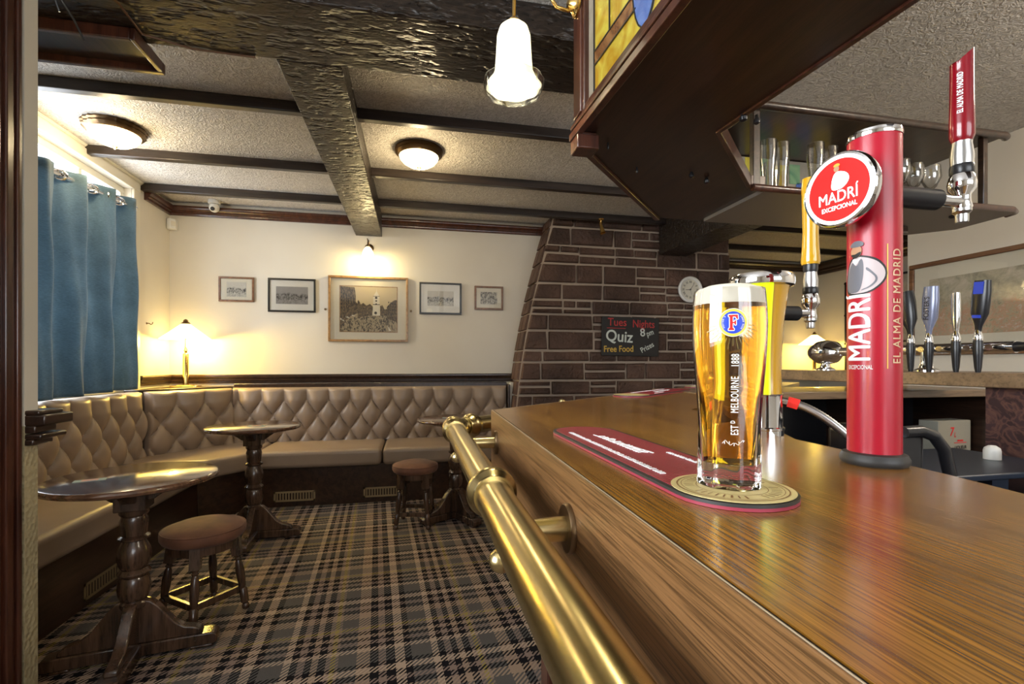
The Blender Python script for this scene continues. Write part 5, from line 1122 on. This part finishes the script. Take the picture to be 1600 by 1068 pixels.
# ------------------------------------------------------------------ behind the bar
fb_ = thing('bar_counter', 'dark oak counter on the far side of the bar under the row of taps', 'bar counter', (1.95, 1.3, 0))
m = MB(); m.box(1.75, .35, 1.13, 2.20, 2.3, 1.175); m.build('counter_top', 'pale_wood', fb_, world=True, bevel=.004)
m = MB(); m.box(1.80, .35, .0, 2.15, 1.20, 1.13); m.build('inner_panel', 'upholstery', fb_, world=True)
ck_ = thing('back_cabinet', 'open cupboard with oak worktop below the far counter, holding a carton', 'cabinet', (1.9, 1.75, 0))
m = MB(); m.box(1.05, 1.60, 1.065, 2.50, 1.98, 1.095); m.build('worktop', 'pale_wood', ck_, world=True, bevel=.003)
m = MB(); m.box(2.465, 1.61, .1, 2.49, 1.98, 1.065); m.build('side_panel', 'dark_wood', ck_, world=True)
m = MB(); m.box(1.95, 1.66, .79, 1.97, 1.955, 1.065); m.build('divider', 'dark_wood', ck_, world=True)
m = MB(); m.box(1.05, 1.955, .1, 2.465, 1.98, 1.065); m.build('back_panel', 'black', ck_, world=True)
m = MB(); m.box(1.05, 1.62, .77, 2.465, 1.955, .79); m.box(1.05, 1.62, .1, 2.465, 1.64, .77); m.build('shelf', 'dark_wood', ck_, world=True)
tn = thing('carton', 'cream carton of printed lettering on the shelf under the far counter', 'box', (2.33, 1.70, .791), math.radians(4))
M['carton'] = plain('cream_carton', (.33, .31, .25), .7)
m = MB(); m.box(-.10, -.03, 0, .10, .05, .165); m.build('box', 'carton', tn, bevel=.003)
for body, x, z, s, sx, mt in (('7', -.022, .115, .055, .9, 'logo_red'), ('L', .0, .102, .03, .7, 'logo_red'), ('LIQUEUR', .035, .046, .020, .9, 'ink'), ('BLOAT', .03, .022, .016, .9, 'ink')):
    if body == 'BLOAT': continue
    q = text_mb(body, s, sx, bold=.0008, shear=.2 if mt == 'logo_red' else 0); xform(q, frame_to((x, -.0308, z), (1, 0, 0), (0, 0, 1))); q.build('lettering', mt, tn)
m = MB(); m.box(-.005, -.0312, .066, .07, -.0304, .069); m.box(.015, -.0312, .073, .05, -.0304, .080); m.build('printed_motif', 'logo_red', tn)
yb = MB(); yb.box(-.07, -.02, 0, .06, .02, .022); tag(yb.build('cleaning_cloth', 'logo_yellow', loc=(2.23, 1.655, .791), bevel=.006), 'folded yellow cloth lying in front of the cream carton', 'cloth')
ub = thing('drip_station', 'low black steel worktop inside the bar, below the far counter', 'worktop', (1.3, .9, 0))
m = MB(); m.box(.95, .2, .86, 1.75, 1.45, .90); m.build('top', 'black', ub, world=True, bevel=.004)
m = MB(); m.box(1.0, .25, 0, 1.74, 1.43, .86); m.build('carcass', 'ink', ub, world=True)
tr = thing('glass_tray', 'dark blue plastic tray on the black worktop inside the bar', 'tray', (1.36, .98, .901))
m = MB(); m.box(-.22, -.13, .035, .24, .17, .05); m.build('tray_deck', 'dark_blue_plastic', tr, bevel=.004)
for a_, b_ in ((-.19, -.10), (-.02, -.10), (.15, -.10), (-.19, .12), (.15, .12)):
    m = MB(); m.box(a_, b_, 0, a_+.05, b_+.03, .036); m.build('foot', 'dark_blue_plastic', tr)
m = MB(); m.lathe([(.02, 0), (.045, .012), (.052, .045), (.050, .045), (.042, .014), (.001, .006)], seg=28, cap=False)
tag(m.build('bowl', 'white_plastic', loc=(1.47, .82, .9515)), 'small white bowl at the right edge beside the blue tray', 'bowl')
m = MB(); m.lathe([(.018, 0), (.018, .022), (.016, .030), (.008, .036), (.0001, .037)], seg=20); tag(m.build('bottle_cap', 'white_plastic', loc=(1.50, .985, .9515)), 'small white cap standing on the dark blue tray', 'cap')
bk = thing('sink_caddy', 'black plastic caddy with arched handle behind the red font base', 'caddy', (.765, .60, .86))  # dark shape built as a sink caddy
m = MB(); m.box(-.09, -.03, .0, -.02, .08, .245); m.build('body', 'black', bk, bevel=.012)
m = MB(); m.tube([(-.07, -.035, .243), (-.04, -.035, .244), (-.015, -.035, .236), (.004, -.035, .215), (.014, -.035, .18), (.018, -.035, .10), (.018, -.035, .0)], .0085, 10); m.build('handle', 'black', bk)
m = MB(); m.box(-.09, -.05, .0, .03, .06, .03); m.build('foot', 'black', bk)
p_ = thing('underbar_unit', 'black unit carrying the caddy just inside the bar', 'cabinet', (.8, .6, 0))
m = MB(); m.box(.66, .3, 0, .93, 1.0, .855); m.build('carcass', 'black', p_, world=True)
bt = thing('soda_gun', 'slim dark blue dispenser standing behind the red font', 'dispenser', (.86, .74, .856))
m = MB(); m.lathe([(.022, 0), (.022, .20), (.014, .22), (.012, .29), (.016, .295), (.016, .305), (.001, .308)], seg=20); m.build('body', 'dark_blue_plastic', bt)
m = MB(); m.lathe([(.013, .300), (.014, .318), (.006, .326), (.001, .327)], seg=16); m.build('cap', 'chrome', bt)
# far tap bar
tb = thing('tap_bar', 'chrome horizontal tap bar with four taps on the far counter', 'beer tap', (1.93, 1.5, 1.175))
m = MB(); m.tube([(0, -.30, .085), (0, .42, .085)], .020, 18); m.build('cross_bar', 'chrome', tb)
m = MB(); m.lathe([(.001, -.085), (.035, -.07), (.054, -.03), (.058, .01), (.050, .05), (.028, .075), (.020, .09)], (0, .44, .085), (0, -1, 0), 28); m.build('end_cowl', 'chrome', tb, ang=80)
for yy_ in (-.02, .44):
    m = MB(); m.lathe([(.040, 0), (.040, .006), (.024, .014), (.018, .03), (.018, .075)], (0, yy_, 0), seg=22); m.build('pillar', 'chrome', tb)
m = MB(); m.lathe([(.018, 0), (.014, .02), (.020, .035), (.012, .05), (.001, .06)], (0, -.30, .085), (0, -1, 0), 18); m.build('end_nose', 'black', tb)
def hand(y, kind, lean, nm):
    m = MB(); m.lathe([(.011, 0), (.012, -.03), (.016, -.045), (.016, -.06)], (-.02, y, .085), (-1, 0, -.1), 16); m.build('valve', 'chrome', tb)
    m = MB(); m.lathe([(.007, -.080), (.010, -.06), (.013, -.02), (.015, .01), (.013, .03)], (-.065, y, .078), seg=16); m.build('spout', 'black', tb)
    m = MB(); m.lathe([(.012, .028), (.014, .04), (.010, .055), (.007, .065)], (-.065, y, .078), seg=16); m.build('collar', 'chrome', tb)
    q = MB(); P = {'black': ('black', .014, .029, .17), 'fosters': ('steel_blue', .013, .027, .175), 'slim': ('chrome', .011, .014, .14), 'dark': ('black', .013, .026, .17)}[kind]
    n_ = 8
    for j in range(n_+1): pass
    lv = [(P[1]*.7, 0), (P[1]*.9, .02), (P[2], P[3]*.35), (P[2]*1.05, P[3]*.75), (P[2]*.9, P[3]), (.001, P[3]+.002)]
    q.lathe(lv, (0, 0, 0), seg=20); R = Matrix.Rotation(lean, 3, Vector((1, -.2, 0)).normalized())
    xform(q, lambda v: R @ Vector((v.x*.6, v.y, v.z)) + Vector((-.065, y, .138))); return q.build('handle', P[0], tb), R
M['steel_blue'] = plain('steel_blue_handle', (.22, .24, .34), .25, metal=.3)
hand(-.012, 'black', -.12, ''); 
h1, R1 = hand(-.078, 'fosters', .06, '')
# lettering facing -x
q = upright("FOSTER'S", .026, .8, .0004); xform(q, lambda v: R1 @ Vector((-.0170-v.z, -v.x, .095+v.y)) + Vector((-.065, -.078, .138))); q.build('lettering', 'ink', h1)
hand(-.168, 'slim', .0, ''); h3, R3 = hand(-.235, 'dark', .10, '')
m = MB(); m.box(-.0172, -.014, .125, -.015, .014, .165); m.box(-.0160, -.012, .045, -.0105, .012, .055); xform(m, lambda v: R3 @ v + Vector((-.065, -.235, .138))); m.build('coloured_label', 'logo_blue', h3)
# big garden picture on the near right wall
gpic = thing('framed_picture', 'large framed garden watercolour on the right hand wall behind the taps', 'picture', (3.88, 2.57, 1.63))
a, b, c, d = -.54, -.355, .52, .355; fw = .035
m = MB()
for q0, q1, q2, q3 in ((a, b, c, b+fw), (a, d-fw, c, d), (a, b+fw, a+fw, d-fw), (c-fw, b+fw, c, d-fw)): m.box(-.028, q0, q1, -.001, q2, q3)
m.build('frame', 'frame_brown', gpic, bevel=.006)
m = MB(); m.box(-.012, a+fw, b+fw, -.004, c-fw, d-fw); m.build('mount_board', 'paper', gpic)
m = MB(); m.box(-.0135, a+fw+.11, b+fw+.11, -.0122, c-fw-.11, d-fw-.10); m.build('print', 'garden', gpic)
m = MB(); m.box(-.019, a+fw, b+fw, -.0175, c-fw, d-fw); m.build('glazing', 'thin_pane', gpic)
# far right corner: lamp on a sill, leaded window
wallbox('window_sill', [(5.2, 5.72, 1.03, 6.05, 6.2, 1.06)], 'dark_wood')
table_lamp((5.68, 5.90, 1.06), 'distant lit table lamp seen between the yellow and red fonts', 14)
m = MB(); m.box(6.02, 4.4, 1.12, 6.05, 5.72, 2.35); o = struct(m.build('window_4', 'sg_clear'))
m = MB()
for yy_ in (4.4, 4.72, 5.05, 5.38, 5.70): m.box(6.0, yy_-.012, 1.10, 6.025, yy_+.012, 2.37)
for zz in (1.12, 1.5, 1.9, 2.35): m.box(6.0, 4.39, zz-.012, 6.025, 5.72, zz+.012)
m.lathe([(.07, 0), (.07, .01), (.055, .01), (.055, 0)], (6.015, 5.22, 1.72), (-1, 0, 0), 24, cap=False); m.build('leading', 'lead', o)
